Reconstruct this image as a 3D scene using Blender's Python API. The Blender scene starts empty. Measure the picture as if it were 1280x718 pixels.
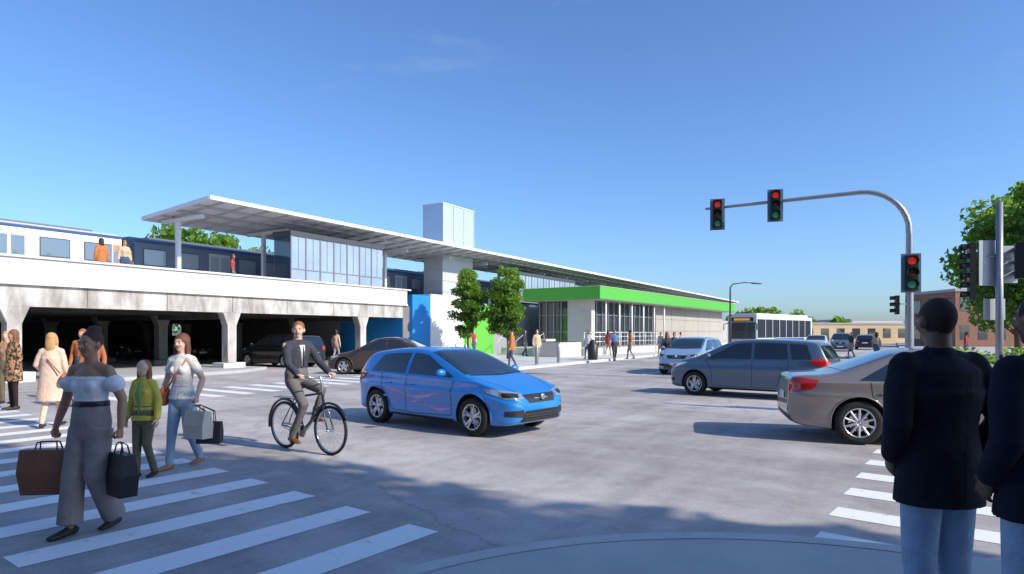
import bpy, bmesh, math, random
import numpy as np
from mathutils import Vector, Matrix
from mathutils.bvhtree import BVHTree
random.seed(7); np.random.seed(7)
V=Vector
sc=bpy.context.scene
rad=math.radians

# ---------------------------------------------------------------- materials
_mc={}
def M(name,col,rough=.6,metal=0,var=0.0,vs=3.0,bump=0.0,bs=40.0,coat=0,emis=0,stretch=None,spec=.5,col2=None,thr=None):
    if name in _mc: return _mc[name]
    m=bpy.data.materials.new(name); m.use_nodes=True; nt=m.node_tree; b=nt.nodes['Principled BSDF']
    b.inputs['Base Color'].default_value=(*col,1); b.inputs['Roughness'].default_value=rough
    b.inputs['Metallic'].default_value=metal; b.inputs['Specular IOR Level'].default_value=spec
    if coat: b.inputs['Coat Weight'].default_value=coat; b.inputs['Coat Roughness'].default_value=.04
    if emis: b.inputs['Emission Color'].default_value=(*col,1); b.inputs['Emission Strength'].default_value=emis
    tc=nt.nodes.new('ShaderNodeTexCoord'); mp=nt.nodes.new('ShaderNodeMapping'); nt.links.new(tc.outputs['Object'],mp.inputs[0])
    if stretch: mp.inputs['Scale'].default_value=stretch
    if var or col2:
        n=nt.nodes.new('ShaderNodeTexNoise'); n.inputs['Scale'].default_value=vs; n.inputs['Detail'].default_value=6; n.inputs['Roughness'].default_value=.62
        nt.links.new(mp.outputs[0],n.inputs['Vector'])
        r=nt.nodes.new('ShaderNodeValToRGB'); nt.links.new(n.outputs['Fac'],r.inputs[0])
        a,c=(thr if thr else (.3,.72))
        r.color_ramp.elements[0].position=a; r.color_ramp.elements[1].position=c
        if col2: c1,c2=col2,col
        else: c1=tuple(x*(1-var) for x in col); c2=tuple(min(1,x*(1+var)) for x in col)
        r.color_ramp.elements[0].color=(*c1,1); r.color_ramp.elements[1].color=(*c2,1)
        nt.links.new(r.outputs[0],b.inputs['Base Color'])
    if bump:
        n2=nt.nodes.new('ShaderNodeTexNoise'); n2.inputs['Scale'].default_value=bs; n2.inputs['Detail'].default_value=5
        nt.links.new(mp.outputs[0],n2.inputs['Vector'])
        bp=nt.nodes.new('ShaderNodeBump'); bp.inputs['Strength'].default_value=bump; bp.inputs['Distance'].default_value=.02
        nt.links.new(n2.outputs['Fac'],bp.inputs['Height']); nt.links.new(bp.outputs[0],b.inputs['Normal'])
    _mc[name]=m; return m

# ---------------------------------------------------------------- mesh builder
def empty(name,loc=(0,0,0),yaw=0,parent=None):
    o=bpy.data.objects.new(name,None); sc.collection.objects.link(o); o.location=loc; o.rotation_euler=(0,0,yaw); o.empty_display_size=.2
    if parent: o.parent=parent
    return o
def link(name,me,parent=None):
    o=bpy.data.objects.new(name,me); sc.collection.objects.link(o)
    if parent: o.parent=parent
    return o
def loft(pts,rads,side=(1,0,0),n=12,cap='r'):
    pts=[V(p) for p in pts]; side=V(side); R=[(r,r) if not isinstance(r,tuple) else r for r in rads]
    k=len(pts); T=[]
    for i in range(k):
        a=pts[max(0,i-1)]; b=pts[min(k-1,i+1)]; T.append((b-a).normalized())
    rings=[]
    def fr(t):
        s=side
        if abs(s.normalized().dot(t))>.95: s=V((0,1,0)) if abs(t.y)<.9 else V((0,0,1))
        u=(s-t*s.dot(t)).normalized(); return u,t.cross(u)
    if cap=='r':
        h=min(R[0])
        for a in (80,55,28): rings.append((pts[0]-T[0]*h*math.sin(rad(a)),T[0],R[0][0]*math.cos(rad(a)),R[0][1]*math.cos(rad(a))))
    for i in range(k): rings.append((pts[i],T[i],R[i][0],R[i][1]))
    if cap=='r':
        h=min(R[-1])
        for a in (28,55,80): rings.append((pts[-1]+T[-1]*h*math.sin(rad(a)),T[-1],R[-1][0]*math.cos(rad(a)),R[-1][1]*math.cos(rad(a))))
    vs=[];fs=[]
    for (p,t,a,b) in rings:
        u,v=fr(t)
        for j in range(n):
            an=2*math.pi*j/n; vs.append(p+u*(a*math.cos(an))+v*(b*math.sin(an)))
    m=len(rings)
    for i in range(m-1):
        for j in range(n):
            j2=(j+1)%n; fs.append((i*n+j,i*n+j2,(i+1)*n+j2,(i+1)*n+j))
    fs.append(tuple(range(n-1,-1,-1))); fs.append(tuple((m-1)*n+j for j in range(n)))
    return vs,fs
def ellip(c,r,R=None,n=14,m=9):
    vs=[];fs=[];c=V(c)
    for i in range(1,m):
        th=math.pi*i/m
        for j in range(n):
            ph=2*math.pi*j/n; p=V((r[0]*math.sin(th)*math.cos(ph),r[1]*math.sin(th)*math.sin(ph),-r[2]*math.cos(th)))
            if R: p=R@p
            vs.append(c+p)
    for i in range(m-2):
        for j in range(n):
            j2=(j+1)%n; fs.append((i*n+j,i*n+j2,(i+1)*n+j2,(i+1)*n+j))
    b=V((0,0,-r[2])); t=V((0,0,r[2]))
    if R: b=R@b; t=R@t
    vs+= [c+b,c+t]; k=len(vs)
    for j in range(n):
        j2=(j+1)%n; fs.append((j2,j,k-2)); fs.append(((m-2)*n+j,(m-2)*n+j2,k-1))
    return vs,fs
class MB:
    def __init__(s): s.v=[];s.f=[];s.m=[];s.sm=[];s.mats=[];s.T=None
    def add(s,vf,mat,smooth=False):
        vs,fs=vf; o=len(s.v)
        if mat not in s.mats: s.mats.append(mat)
        mi=s.mats.index(mat)
        for p in vs:
            p=V(p)
            s.v.append(s.T@p if s.T else p)
        for f in fs: s.f.append(tuple(i+o for i in f)); s.m.append(mi); s.sm.append(smooth)
        return s
    def box(s,x0,x1,y0,y1,z0,z1,mat):
        return s.add(([(x0,y0,z0),(x1,y0,z0),(x1,y1,z0),(x0,y1,z0),(x0,y0,z1),(x1,y0,z1),(x1,y1,z1),(x0,y1,z1)],
          [(3,2,1,0),(4,5,6,7),(0,1,5,4),(1,2,6,5),(2,3,7,6),(3,0,4,7)]),mat)
    def tube(s,pts,r,mat,n=10,cap='f',smooth=True,side=(1,0,0)):
        rr=r if isinstance(r,list) else [r]*len(pts)
        return s.add(loft(pts,rr,side,n,cap),mat,smooth)
    def ell(s,c,r,mat,R=None,n=14,m=9): return s.add(ellip(c,r,R,n,m),mat,True)
    def lathe(s,prof,mat,n=32,c=(0,0,0)):
        vs=[];fs=[];k=len(prof)
        for j in range(n):
            a=2*math.pi*j/n
            for (r,y) in prof: vs.append((c[0]+r*math.cos(a),c[1]+y,c[2]+r*math.sin(a)))
        for j in range(n):
            j2=(j+1)%n
            for i in range(k-1): fs.append((j*k+i,j*k+i+1,j2*k+i+1,j2*k+i))
        return s.add((vs,fs),mat,True)
    def build(s,name,parent=None,bevel=0):
        me=bpy.data.meshes.new(name); me.from_pydata([tuple(p) for p in s.v],[],s.f)
        for m in s.mats: me.materials.append(m)
        me.polygons.foreach_set('material_index',s.m); me.polygons.foreach_set('use_smooth',s.sm); me.update()
        o=link(name,me,parent)
        if bevel:
            b=o.modifiers.new('bev','BEVEL'); b.width=bevel; b.segments=2; b.limit_method='ANGLE'; b.angle_limit=rad(50)
        return o
def evalmesh(o):
    dg=bpy.context.evaluated_depsgraph_get(); dg.update(); return bpy.data.meshes.new_from_object(o.evaluated_get(dg))

# ---------------------------------------------------------------- people
EYEW=M('eye_white',(.75,.73,.7),.3); EYED=M('eye_dark',(.03,.02,.015),.2)
def skinm(n,c): return M('skin_'+n,c,.5,var=.08,vs=12)
SK_D=skinm('dark',(.17,.085,.048)); SK_M=skinm('mid',(.50,.27,.17)); SK_L=skinm('light',(.72,.45,.33))
def cloth(n,c,**k):
    d=dict(rough=.85,var=.13,vs=9,bump=.8,bs=13,spec=.2); d.update(k); return M('cloth_'+n,c,**d)
def hand(wrist,d,pn,curl,thumb,S=1.0,det=8):
    d=V(d).normalized(); pn=V(pn); pn=(pn-d*pn.dot(d)).normalized(); th=V(thumb); th=(th-d*th.dot(d)-pn*th.dot(pn)).normalized()
    w=V(wrist); out=[]
    out.append(loft([w-d*.02*S,w+d*.015*S,w+d*.05*S,w+d*.085*S],[(.026*S,.02*S),(.031*S,.018*S),(.041*S,.016*S),(.040*S,.012*S)],th,12,'r'))
    for k,(o,L,r) in enumerate([(.030,.072,.0090),(.010,.082,.0092),(-.010,.076,.0088),(-.029,.060,.0078)]):
        p=w+d*.082*S+th*o*S; pts=[p-d*.01*S]; rr=[r*S*1.05]
        ang=0
        for fr_,j in ((.45,1),(.30,1),(.25,.8)):
            ang+=curl*j*(1+.08*k); dv=d*math.cos(ang)+pn*math.sin(ang)+th*(o*.6)
            p=p+dv.normalized()*L*fr_*S; pts.append(p); rr.append(r*S*(1-.12*len(rr)))
        out.append(loft(pts,rr,th,det,'r'))
    p=w+d*.02*S+th*.024*S; d1=(d*.62+th*.68+pn*.3).normalized(); p1=p+d1*.045*S; d2=(d*.85+th*.15+pn*(.25+curl*.4)).normalized(); p2=p1+d2*.032*S; p3=p2+(d2+pn*curl*.3).normalized()*.026*S
    out.append(loft([p,p1,p2,p3],[.0135*S,.0115*S,.010*S,.008*S],pn,det,'r'))
    return out
def person(name,loc,yaw,H,P,near=True,parent=None,voxel=None):
    g=P.get
    male=g('male',False); parts=[]
    vx=voxel or (.010 if near else .026)
    skin=g('skin',SK_M); hair=g('hair_m',M('hair_dark',(.025,.018,.013),.6,bump=.5,bs=60)); top=g('top',cloth('grey',(.2,.2,.2))); bot=g('bottom',cloth('jeans',(.08,.13,.22))); shoe=g('shoe',M('shoe_dark',(.03,.025,.02),.5))
    def A(m,vf): parts.append((m,vf))
    pel=V(g('pelvis',(0,0,.95))); up=V(g('spine',(0,0,1))).normalized()
    def sp(h): return pel+up*h
    W=1.0 if not male else 1.1
    shw=g('shw',.165 if not male else .195)
    e=g('ease',.006)
    if male: tr=[(.160,.115),(.150,.112),(.178,.125),(.182,.108),(.075,.07)]
    else: tr=[(.160,.115),(.126,.092),(.152,.118),(.145,.085),(.06,.055)]
    tr=[(a+e,b+e) for a,b in tr]
    if g('bare_sh'): A(top,loft([sp(.0),sp(.14),sp(.33),sp(.395)],[tr[0],tr[1],(.160,.124),(.176,.112)],(1,0,0),20,'f'))
    else: A(top,loft([sp(.0),sp(.14),sp(.33),sp(.44),sp(.50)],tr,(1,0,0),20,'f'))
    if not male: 
        for s in (-1,1): A(top,ellip(sp(.32)+V((s*.065,.075,0)),(.06,.055,.06)))
    bh=g('waist_h',.06)
    if g('coat'): A(bot,loft([sp(.02),sp(-.09)],[(.160,.112),(.150,.11)],(1,0,0),20,'f'))
    else: A(bot,loft([sp(bh),sp(-.0),sp(-.09)],[(tr[1][0]+.022,tr[1][1]+.022),(.172+e,.125+e),(.155+e,.115+e)],(1,0,0),20,'r'))
    lr=g('leg_r',[.095,.066,.054,.050])
    for s,q in ((1,'r'),(-1,'l')):
        hip=pel+V((s*.085,0,-.05)); kn=V(g('knee_'+q,(s*.09,.015,.50))); an=V(g('ankle_'+q,(s*.09,-.01,.085)))
        mid=kn.lerp(an,.4)
        A(bot,loft([hip,kn,mid,an+(kn-an).normalized()*.015],lr,(1,0,0),16,'f' if g('wide') else 'r'))
        A(skin,loft([an+V((0,0,.1)),an],[.036,.034],(1,0,0),10,'r'))
        fd=V(g('foot_'+q,(s*.12,1,0))).normalized(); fz=g('footz_'+q,0)
        b0=an-fd*.045+V((0,0,-.045)); 
        A(shoe,loft([b0,b0+fd*.08+V((0,0,-.002)),b0+fd*.17+V((0,0,-.012+fz)),b0+fd*.225+V((0,0,-.016+fz))],[(.036,.037),(.041,.036),(.046,.027),(.036,.020)],fd.cross(V((0,0,1))),12,'r'))
        sh=sp(.455)+V((s*shw,0,-.0)); el=V(g('elbow_'+q,(s*(shw+.06),-.02,1.13))); wr=V(g('wrist_'+q,(s*(shw+.08),.04,.88)))
        ar=[.052*W,.044*W,.038*W,.026*W] ; sl=g('sleeve','long'); ea=e*.45
        A(skin,loft([sh,sh.lerp(el,.5),el,el.lerp(wr,.3),wr],[ar[0]*.92,ar[0]*.88,ar[1]*.9,ar[2]*1.02,ar[3]],(1,0,0),14,'r'))
        if sl=='long': A(top,loft([sh+V((-s*.03,0,.0)),sh.lerp(el,.4),el,wr+(el-wr).normalized()*.03],[ar[0]*1.12+ea,ar[0]*1.03+ea,ar[1]+.006+ea,ar[3]+.014+ea],(1,0,0),14,'r'))
        elif sl=='short': A(top,loft([sh+V((-s*.03,0,.0)),sh.lerp(el,.62)],[ar[0]*1.2,ar[0]*1.15],(1,0,0),14,'f'))
        elif sl=='puff': A(top,ellip(sh.lerp(el,.42)+V((0,0,-.01)),(.088,.088,.075)))
    hd=V(g('head_off',(0,.015,0)))
    nb=sp(.50); hc=sp(.675)+hd
    RH=Matrix.Rotation(g('hyaw',0),3,'Z')@Matrix.Rotation(g('hpitch',0),3,'X')
    A(skin,loft([sp(.42),nb,hc+V((0,-.01,-.06))],[(.06,.06),(.056*W,.056*W),(.05*W,.052*W)],(1,0,0),14,'r'))
    trapm=skin if g('bare_sh') else top
    A(trapm,loft([sp(.455)+V((-shw*.95,0,.0)),sp(.495),sp(.455)+V((shw*.95,0,.0))],[.054,.064,.054] if not g('bare_sh') else [.046,.056,.046],(0,1,0),12,'r'))
    if g('bare_sh'):
        A(skin,loft([sp(.36),sp(.43),sp(.50)],[(.140,.095),(.140,.088),(.06,.055)],(1,0,0),18,'f'))
    if g('collar'): A(top,loft([sp(.47),sp(.535)],[(.085,.08),(.068,.068)],(1,0,0),16,'f'))
    def h(p): return hc+RH@V(p)
    hs=g('hs',1.0)
    A(skin,ellip(h((0,-.008,.018)),(.076*hs,.093*hs,.098*hs),RH,18,12)); A(skin,ellip(h((0,.022,-.035)),(.058*hs,.066*hs,.075*hs),RH)); A(skin,ellip(h((0,.05,-.088)),(.03,.03,.022),RH))
    A(skin,loft([h((0,.085,.012)),h((0,.108,-.022))],[.009,.014],(1,0,0),8,'r'))
    for s in (-1,1):
        A(skin,ellip(h((s*.080,-.005,-.008)),(.012,.022,.033),RH)); A(skin,ellip(h((s*.035,.062,-.03)),(.026,.022,.02),RH)); A(skin,ellip(h((s*.03,.080,.022)),(.024,.012,.008),RH))
    hst=g('hair','short')
    if hst=='short': A(hair,ellip(h((0,-.022,.040)),(.083,.093,.090),RH,18,12)); 
    if hst=='crop': A(hair,ellip(h((0,-.013,.022)),(.0755,.0900,.0955),RH,18,12))
    if hst in('long','bob'):
        A(hair,ellip(h((0,-.022,.038)),(.090,.098,.096),RH,18,12))
        L=.30 if hst=='long' else .14
        A(hair,loft([h((0,-.05,.03)),h((0,-.07,-.08)),h((0,-.075,-.08-L*.5)),h((0,-.07,-.08-L))],[(.085,.06),(.085,.05),(.08,.04),(.05,.025)],(1,0,0),14,'r'))
        for s in (-1,1): A(hair,loft([h((s*.07,-.01,.04)),h((s*.083,-.005,-.05)),h((s*.08,.01,-.08-L*.5))],[.03,.028,.018],(0,1,0),10,'r'))
    if hst=='bun': A(hair,ellip(h((0,-.026,.040)),(.083,.094,.090),RH,18,12)); A(hair,ellip(h((0,-.05,.125)),(.060,.058,.042),RH))
    if g('scarf'): A(g('scarf'),ellip(sp(.49)+V((0,-.075,0)),(.115,.06,.07)))
    if g('coat'):
        cz=g('coat'); A(top,loft([V((pel.x,pel.y,cz)),V((pel.x,pel.y,(cz+.95)/2)),sp(.03),sp(.17),sp(.34)],[(.215+g('flare',0),.155+g('flare',0)*.7),(.205+g('flare',0)*.5,.150),(.192,.142),(.178,.13),(tr[2][0]+.010,tr[2][1]+.010)],(1,0,0),24,'f'))
    if g('hem'):
        A(top,loft([sp(-g('hem')),sp(.1)],[(.178+e,.134+e),(.14+e,.108+e)],(1,0,0),20,'f'))
    if g('belt'): A(g('belt'),loft([sp(bh+.005),sp(bh+.045)],[(tr[1][0]+.026,tr[1][1]+.026)]*2,(1,0,0),20,'f'))
    vs=[];fs=[];
    for m,(a,b) in parts:
        o=len(vs); vs+=[tuple(p) for p in a]; fs+=[tuple(i+o for i in f) for f in b]
    me=bpy.data.meshes.new('tmp'); me.from_pydata(vs,[],fs); me.update()
    o=link('tmp',me); r=o.modifiers.new('r','REMESH'); r.mode='VOXEL'; r.voxel_size=vx; r.use_smooth_shade=True
    sm=o.modifiers.new('s','SMOOTH'); sm.factor=.5; sm.iterations=2 if near else 1
    body=evalmesh(o); bpy.data.objects.remove(o); bpy.data.meshes.remove(me)
    mats=[]
    for m,_ in parts:
        if m not in mats: mats.append(m)
    trees=[]
    for m in mats:
        a=[];b=[]
        for mm,(x,y) in parts:
            if mm is m:
                k=len(a); a+=[tuple(p) for p in x]; b+=[tuple(i+k for i in f) for f in y]
        trees.append(BVHTree.FromPolygons(a,b))
    body.materials.clear()
    for m in mats: body.materials.append(m)
    idx=[]
    for p in body.polygons:
        c=p.center; best=9;bi=0
        for i,t in enumerate(trees):
            q=t.find_nearest(c,.06)
            if q[0] is not None:
                dd=q[3]-(0.003 if mats[i] is not skin else 0)-(.004 if (mats[i] is top and g('coat')) else 0)
                if dd<best: best=dd;bi=i
        idx.append(bi)
    body.polygons.foreach_set('material_index',idx)
    body.polygons.foreach_set('use_smooth',[True]*len(idx)); body.update()
    s_=H/1.75
    root=empty(name,loc,yaw,parent); root.scale=(s_,s_,s_)
    link('body',body,root)
    d=MB()
    for s,q in ((1,'r'),(-1,'l')):
        el=V(g('elbow_'+q,(s*(shw+.06),-.02,1.13))); wr=V(g('wrist_'+q,(s*(shw+.08),.04,.88)))
        dr=V(g('hdir_'+q,tuple((wr-el).normalized()))); pn=V(g('palm_'+q,(-s,0,0))); th=V(g('thumb_'+q,(0,1,0)))
        for vf in hand(wr,dr,pn,g('curl_'+q,.35),th,1.0 if male else .92,8 if near else 5): d.add(vf,skin,True)
    if near:
        for s in (-1,1):
            d.ell(h((s*.031,.0795,.004)),(.013,.008,.008),EYEW,RH,10,6); d.ell(h((s*.031,.0865,.004)),(.0065,.003,.0065),EYED,RH,8,6)
            d.tube([h((s*.016,.092,.026)),h((s*.034,.090,.031)),h((s*.050,.076,.026))],[.003,.004,.002],hair,6)
        d.tube([h((-.026,.079,-.057)),h((0,.091,-.055)),h((.026,.079,-.057))],[.003,.007,.003],M('lip',(.35,.10,.09),.4),8)
    d.build('hands_and_face',root)
    return root
def bag(root,name,c,w,dp,hh,hp,mat,hm,tp=1.15,ang=0):
    b=MB(); c=V(c)
    b.T=Matrix.Translation(c)@Matrix.Rotation(ang,4,'Z')
    x=w/2;y=dp/2
    b.add(([(-x/tp,-y,0),(x/tp,-y,0),(x/tp,y,0),(-x/tp,y,0),(-x*1.02,-y*1.1,hh*.5),(x*1.02,-y*1.1,hh*.5),(x*1.02,y*1.1,hh*.5),(-x*1.02,y*1.1,hh*.5),(-x,-y*.6,hh),(x,-y*.6,hh),(x,y*.6,hh),(-x,y*.6,hh)],
       [(3,2,1,0),(0,1,5,4),(1,2,6,5),(2,3,7,6),(3,0,4,7),(4,5,9,8),(5,6,10,9),(6,7,11,10),(7,4,8,11),(8,9,10,11)]),mat)
    hpl=b.T.inverted()@V(hp)
    for s in (-1,1):
        b.tube([(-x*.45,s*y*.55,hh*.93),(-x*.38,s*y*.3,(hh+hpl.z)/2+.02),(hpl.x-.03,hpl.y+s*.006,hpl.z-.012),(hpl.x+.03,hpl.y+s*.006,hpl.z-.012),(x*.38,s*y*.3,(hh+hpl.z)/2+.02),(x*.45,s*y*.55,hh*.93)],.007,hm,6)
    return b.build(name,root,.008)

jeans_l=cloth('light_jeans',(.34,.45,.58),vs=6); jeans=cloth('jeans',(.07,.11,.19)); white=cloth('white',(.84,.81,.79),var=.05)
w=person('woman_with_shopping_bags',(-3.55,5.40,0),math.pi-.15,1.70,dict(skin=skinm('brown',(.46,.23,.13)),hair='bun',hair_m=M('hair_plum',(.07,.025,.018),.7,bump=.5,bs=60),
   top=white,bottom=cloth('taupe_trousers',(.34,.275,.25),bs=9,bump=.9),belt=M('belt',(.03,.02,.02),.4),waist_h=.14,sleeve='puff',bare_sh=True,wide=True,ease=.004,
   leg_r=[.105,.092,.092,.098],knee_r=(.10,.08,.50),ankle_r=(.10,.12,.085),knee_l=(-.09,.05,.50),ankle_l=(-.09,-.16,.10),
   elbow_r=(.27,-.03,1.15),wrist_r=(.30,.05,.91),elbow_l=(-.27,-.04,1.15),wrist_l=(-.30,.02,.91),curl_r=1.15,curl_l=1.15,hyaw=.0,hdir_r=(0,.1,-1),hdir_l=(0,.1,-1)))
bag(w,'brown_shopping_bag',(.36,.06,.34),.42,.16,.38,(.31,.06,.80),M('leather_brown',(.26,.10,.05),.5,var=.2),M('leather_strap',(.06,.03,.02),.5),ang=.25)
bag(w,'black_shopping_bag',(-.33,.04,.34),.30,.14,.36,(-.31,.03,.80),M('bag_black',(.015,.015,.018),.45),M('strap_black',(.01,.01,.01),.5),ang=-.5)
person('child',(-4.28,7.45,0),math.pi-.1,1.36,dict(skin=SK_L,hair='long',hair_m=M('hair_auburn',(.32,.11,.04),.6,bump=.5,bs=60),hs=1.18,top=cloth('yellow_jacket',(.80,.60,.10),col2=(.55,.45,.08)),hem=.09,
   bottom=cloth('olive_trousers',(.16,.13,.085)),ease=.014,collar=True,shw=.15,knee_r=(.08,.05,.5),ankle_r=(.08,.06,.085),knee_l=(-.08,.06,.5),ankle_l=(-.09,-.10,.09),wrist_l=(-.26,.08,.88),wrist_r=(.26,.02,.88)))
b=MB(); b.add(loft([(0,.112,.90),(0,.108,1.08),(0,.135,1.27),(0,.09,1.42)],[(.030,.018),(.034,.018),(.040,.018),(.035,.02)],(1,0,0),10,'f'),M('cloth_green_shirt',(.20,.34,.10),.8),True); b.build('shirt_front',bpy.data.objects['child'])
w2=person('woman_in_jeans',(-4.12,8.0,0),math.pi-.25,1.67,dict(skin=SK_L,hair='bob',hair_m=M('hair_brown',(.15,.05,.027),.6,bump=.5,bs=60),top=cloth('cream_blouse',(.82,.76,.70),var=.08),bottom=jeans_l,sleeve='short',hem=.05,
   shoe=M('shoe_tan',(.40,.20,.12),.5),knee_r=(.07,.10,.5),ankle_r=(.05,.17,.085),knee_l=(-.09,.0,.5),ankle_l=(-.10,-.20,.11),
   elbow_l=(-.27,-.05,1.15),wrist_l=(-.33,.12,.95),curl_l=1.1,hyaw=.1,elbow_r=(.26,-.03,1.15),wrist_r=(.27,.08,.92),curl_r=1.0,hdir_l=(0,.15,-1)))
bag(w2,'paper_shopping_bag',(-.36,.14,.42),.36,.15,.34,(-.33,.14,.85),M('paper_bag',(.72,.60,.48),.8,var=.08),M('paper_strap',(.5,.4,.3),.7),1.02,-.2)
bag(w2,'dark_shopping_bag',(-.46,.05,.34),.30,.12,.28,(-.34,.12,.85),M('bag_dark',(.05,.04,.04),.6),M('strap_black',(.01,.01,.01),.5),1.02,.3)
b=MB(); b.tube([(-.12,.06,1.42),(0,.13,1.2),(.17,.1,1.0)],.012,M('leather_red',(.45,.11,.05),.5),6); b.ell((.22,.06,.93),(.05,.11,.13),_mc['leather_red']); b.build('shoulder_bag',w2)
person('woman_in_long_coat',(-8.2,11.4,0),.25,1.68,dict(skin=SK_L,hair='bob',hair_m=M('hair_blonde',(.58,.32,.14),.6,bump=.5,bs=60),top=cloth('peach_coat',(.76,.54,.42)),coat=.48,flare=.04,bottom=_mc['cloth_peach_coat'],collar=True,
   leg_r=[.09,.06,.05,.045],knee_r=(.08,.1,.5),ankle_r=(.08,.16,.1),ankle_l=(-.09,-.18,.1),elbow_l=(-.26,.02,1.15),wrist_l=(-.2,.2,1.0)),voxel=.014)
b=MB(); b.tube([(-.15,.1,1.4),(0,-.16,1.25),(.2,-.16,1.0)],.012,_mc['leather_red'],6); b.ell((.26,-.12,.9),(.05,.13,.12),_mc['leather_red']); b.build('shoulder_bag',bpy.data.objects['woman_in_long_coat'])
person('woman_in_patterned_dress',(-10.9,14.0,0),math.pi-.5,1.75,dict(skin=SK_M,hair='bob',hair_m=M('hair_chestnut',(.22,.10,.04),.6,bump=.5,bs=60),top=cloth('pattern_brown',(.45,.25,.13),col2=(.05,.04,.03),vs=16,thr=(.47,.53)),coat=.62,bottom=cloth('dark_tights',(.03,.02,.02)),leg_r=[.09,.055,.05,.04]),voxel=.016)
person('pedestrian',(-10.6,15.8,0),math.pi,1.78,dict(male=True,skin=SK_M,hair='short',hair_m=_mc['hair_auburn'],top=cloth('orange',(.50,.17,.06)),bottom=jeans),near=False,voxel=.018)
person('pedestrian',(-12.0,15.2,0),math.pi+.3,1.72,dict(skin=SK_L,hair='long',hair_m=_mc['hair_blonde'],top=cloth('tan',(.35,.2,.12)),bottom=_mc['cloth_olive_trousers']),near=False,voxel=.018)
person('pedestrian',(-9.3,14.2,0),math.pi+.2,1.74,dict(skin=SK_M,hair='bob',top=cloth('rust',(.40,.14,.07)),bottom=jeans),near=False,voxel=.018)

dirb=V((.82,-.57,0)).normalized(); yb=math.atan2(-dirb.x,dirb.y)
ctr=V((-2.9,9.06,0))
cy=person('cyclist',tuple(ctr),yb,1.75,dict(male=True,skin=SK_L,hair='short',hair_m=M('hair_ginger',(.28,.11,.04),.6,bump=.4,bs=60),pelvis=(0,-.24,1.045),spine=(0,.06,1),head_off=(0,.005,0),collar=True,
   top=cloth('charcoal_jacket',(.055,.056,.075)),bottom=cloth('grey_trousers',(.16,.145,.14)),shoe=M('shoe_brown',(.20,.07,.03),.4),hyaw=-.75,
   knee_r=(.11,.08,.66),ankle_r=(.12,-.18,.22),foot_r=(.05,1,0),knee_l=(-.11,.20,.86),ankle_l=(-.12,.02,.50),foot_l=(-.05,1,0),footz_r=-.02,
   elbow_r=(.27,-.06,1.24),wrist_r=(.27,.16,1.10),elbow_l=(-.27,-.06,1.24),wrist_l=(-.27,.16,1.10),hdir_r=(0,1,-.12),hdir_l=(0,1,-.12),palm_r=(0,0,-1),palm_l=(0,0,-1),thumb_r=(-1,0,0),thumb_l=(1,0,0),curl_r=1.0,curl_l=1.0))
b=MB(); b.add(loft([(0,-.115,1.20),(0,-.105,1.40),(0,-.12,1.50)],[(.022,.03),(.035,.03),(.05,.03)],(1,0,0),10,'f'),white,True); b.tube([(0,-.082,1.20),(0,-.072,1.40),(0,-.09,1.49)],[(.010,.006),(.014,.006),(.008,.006)],M('tie',(.05,.03,.04),.6),8); b.build('shirt_and_tie',cy)
bk=empty('bicycle',tuple(ctr),yb); b=MB(); blk=M('bike_paint',(.02,.02,.022),.25,coat=.6); rub=M('rubber',(.02,.02,.02),.85); chrome=M('chrome',(.6,.6,.6),.2,metal=1)
def bt(pts,r,m=blk,n=10): b.tube([V(p) for p in pts],r,m,n,'r')
for wy in (-.5,.5):
    W_=.34
    for (R_,r_,m_) in ((W_-.018,.019,rub),(W_-.042,.011,chrome)):
        n1,n2=56,8; vs=[];fs=[]
        for i in range(n1):
            a=2*math.pi*i/n1
            for j in range(n2):
                c=2*math.pi*j/n2; q=R_+r_*math.cos(c); vs.append((r_*math.sin(c),wy+q*math.cos(a),W_+q*math.sin(a)))
        for i in range(n1):
            for j in range(n2): fs.append((i*n2+j,((i+1)%n1)*n2+j,((i+1)%n1)*n2+(j+1)%n2,i*n2+(j+1)%n2))
        b.add((vs,fs),m_,True)
    for i in range(28):
        a=2*math.pi*i/28; sx=.028 if i%2 else -.028; bt([(sx,wy,W_),(0,wy+(W_-.05)*math.cos(a),W_+(W_-.05)*math.sin(a))],.0016,chrome,4)
    bt([(-.05,wy,W_),(.05,wy,W_)],.018,chrome)
    a0,a1=(20,200) if wy<0 else (30,150)
    rg=range(a0,a1,12)
    bt([(0,wy-.01+.372*math.cos(rad(a)),W_+.372*math.sin(rad(a))) for a in rg],[.02]*len(rg),blk,6)
BB=(0,-.08,.29); ST=(0,-.24,.82); HT=(0,.33,.84); HB=(0,.36,.68)
bt([BB,ST],.016);bt([BB,HB],.019);bt([(0,-.22,.76),HT],.016);bt([HT,HB],.02);bt([ST,(0,-.26,.93)],.013,chrome)
for s in (-1,1):
    bt([(s*.02,-.08,.29),(s*.06,-.5,.34)],.009);bt([(s*.02,-.23,.77),(s*.06,-.5,.34)],.008);bt([(s*.02,.36,.68),(s*.045,.42,.56),(s*.05,.5,.34)],.011)
    bt([(0,.29,1.05),(s*.12,.30,1.06),(s*.24,.25,1.075),(s*.29,.15,1.07)],.012,chrome); bt([(s*.27,.21,1.072),(s*.30,.12,1.068)],.018,rub)
bt([HT,(0,.31,.98),(0,.29,1.06)],.014,chrome)
bt([(0,-.36,.955),(0,-.27,.965),(0,-.12,.955)],[(.085) ,.06,.022],rub,12)
b.add(ellip((.03,-.08,.29),(.008,.095,.095)),chrome,True)
for s,dy,dz in ((1,-.05,-.155),(-1,.12,.13)):
    bt([(s*.055,-.08,.29),(s*.07,-.08+dy,.29+dz)],.010,chrome); b.box(s*.075 if s>0 else -.165,.165 if s>0 else -.075,-.08+dy-.04,-.08+dy+.04,.29+dz-.012,.29+dz+.012,rub)
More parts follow.
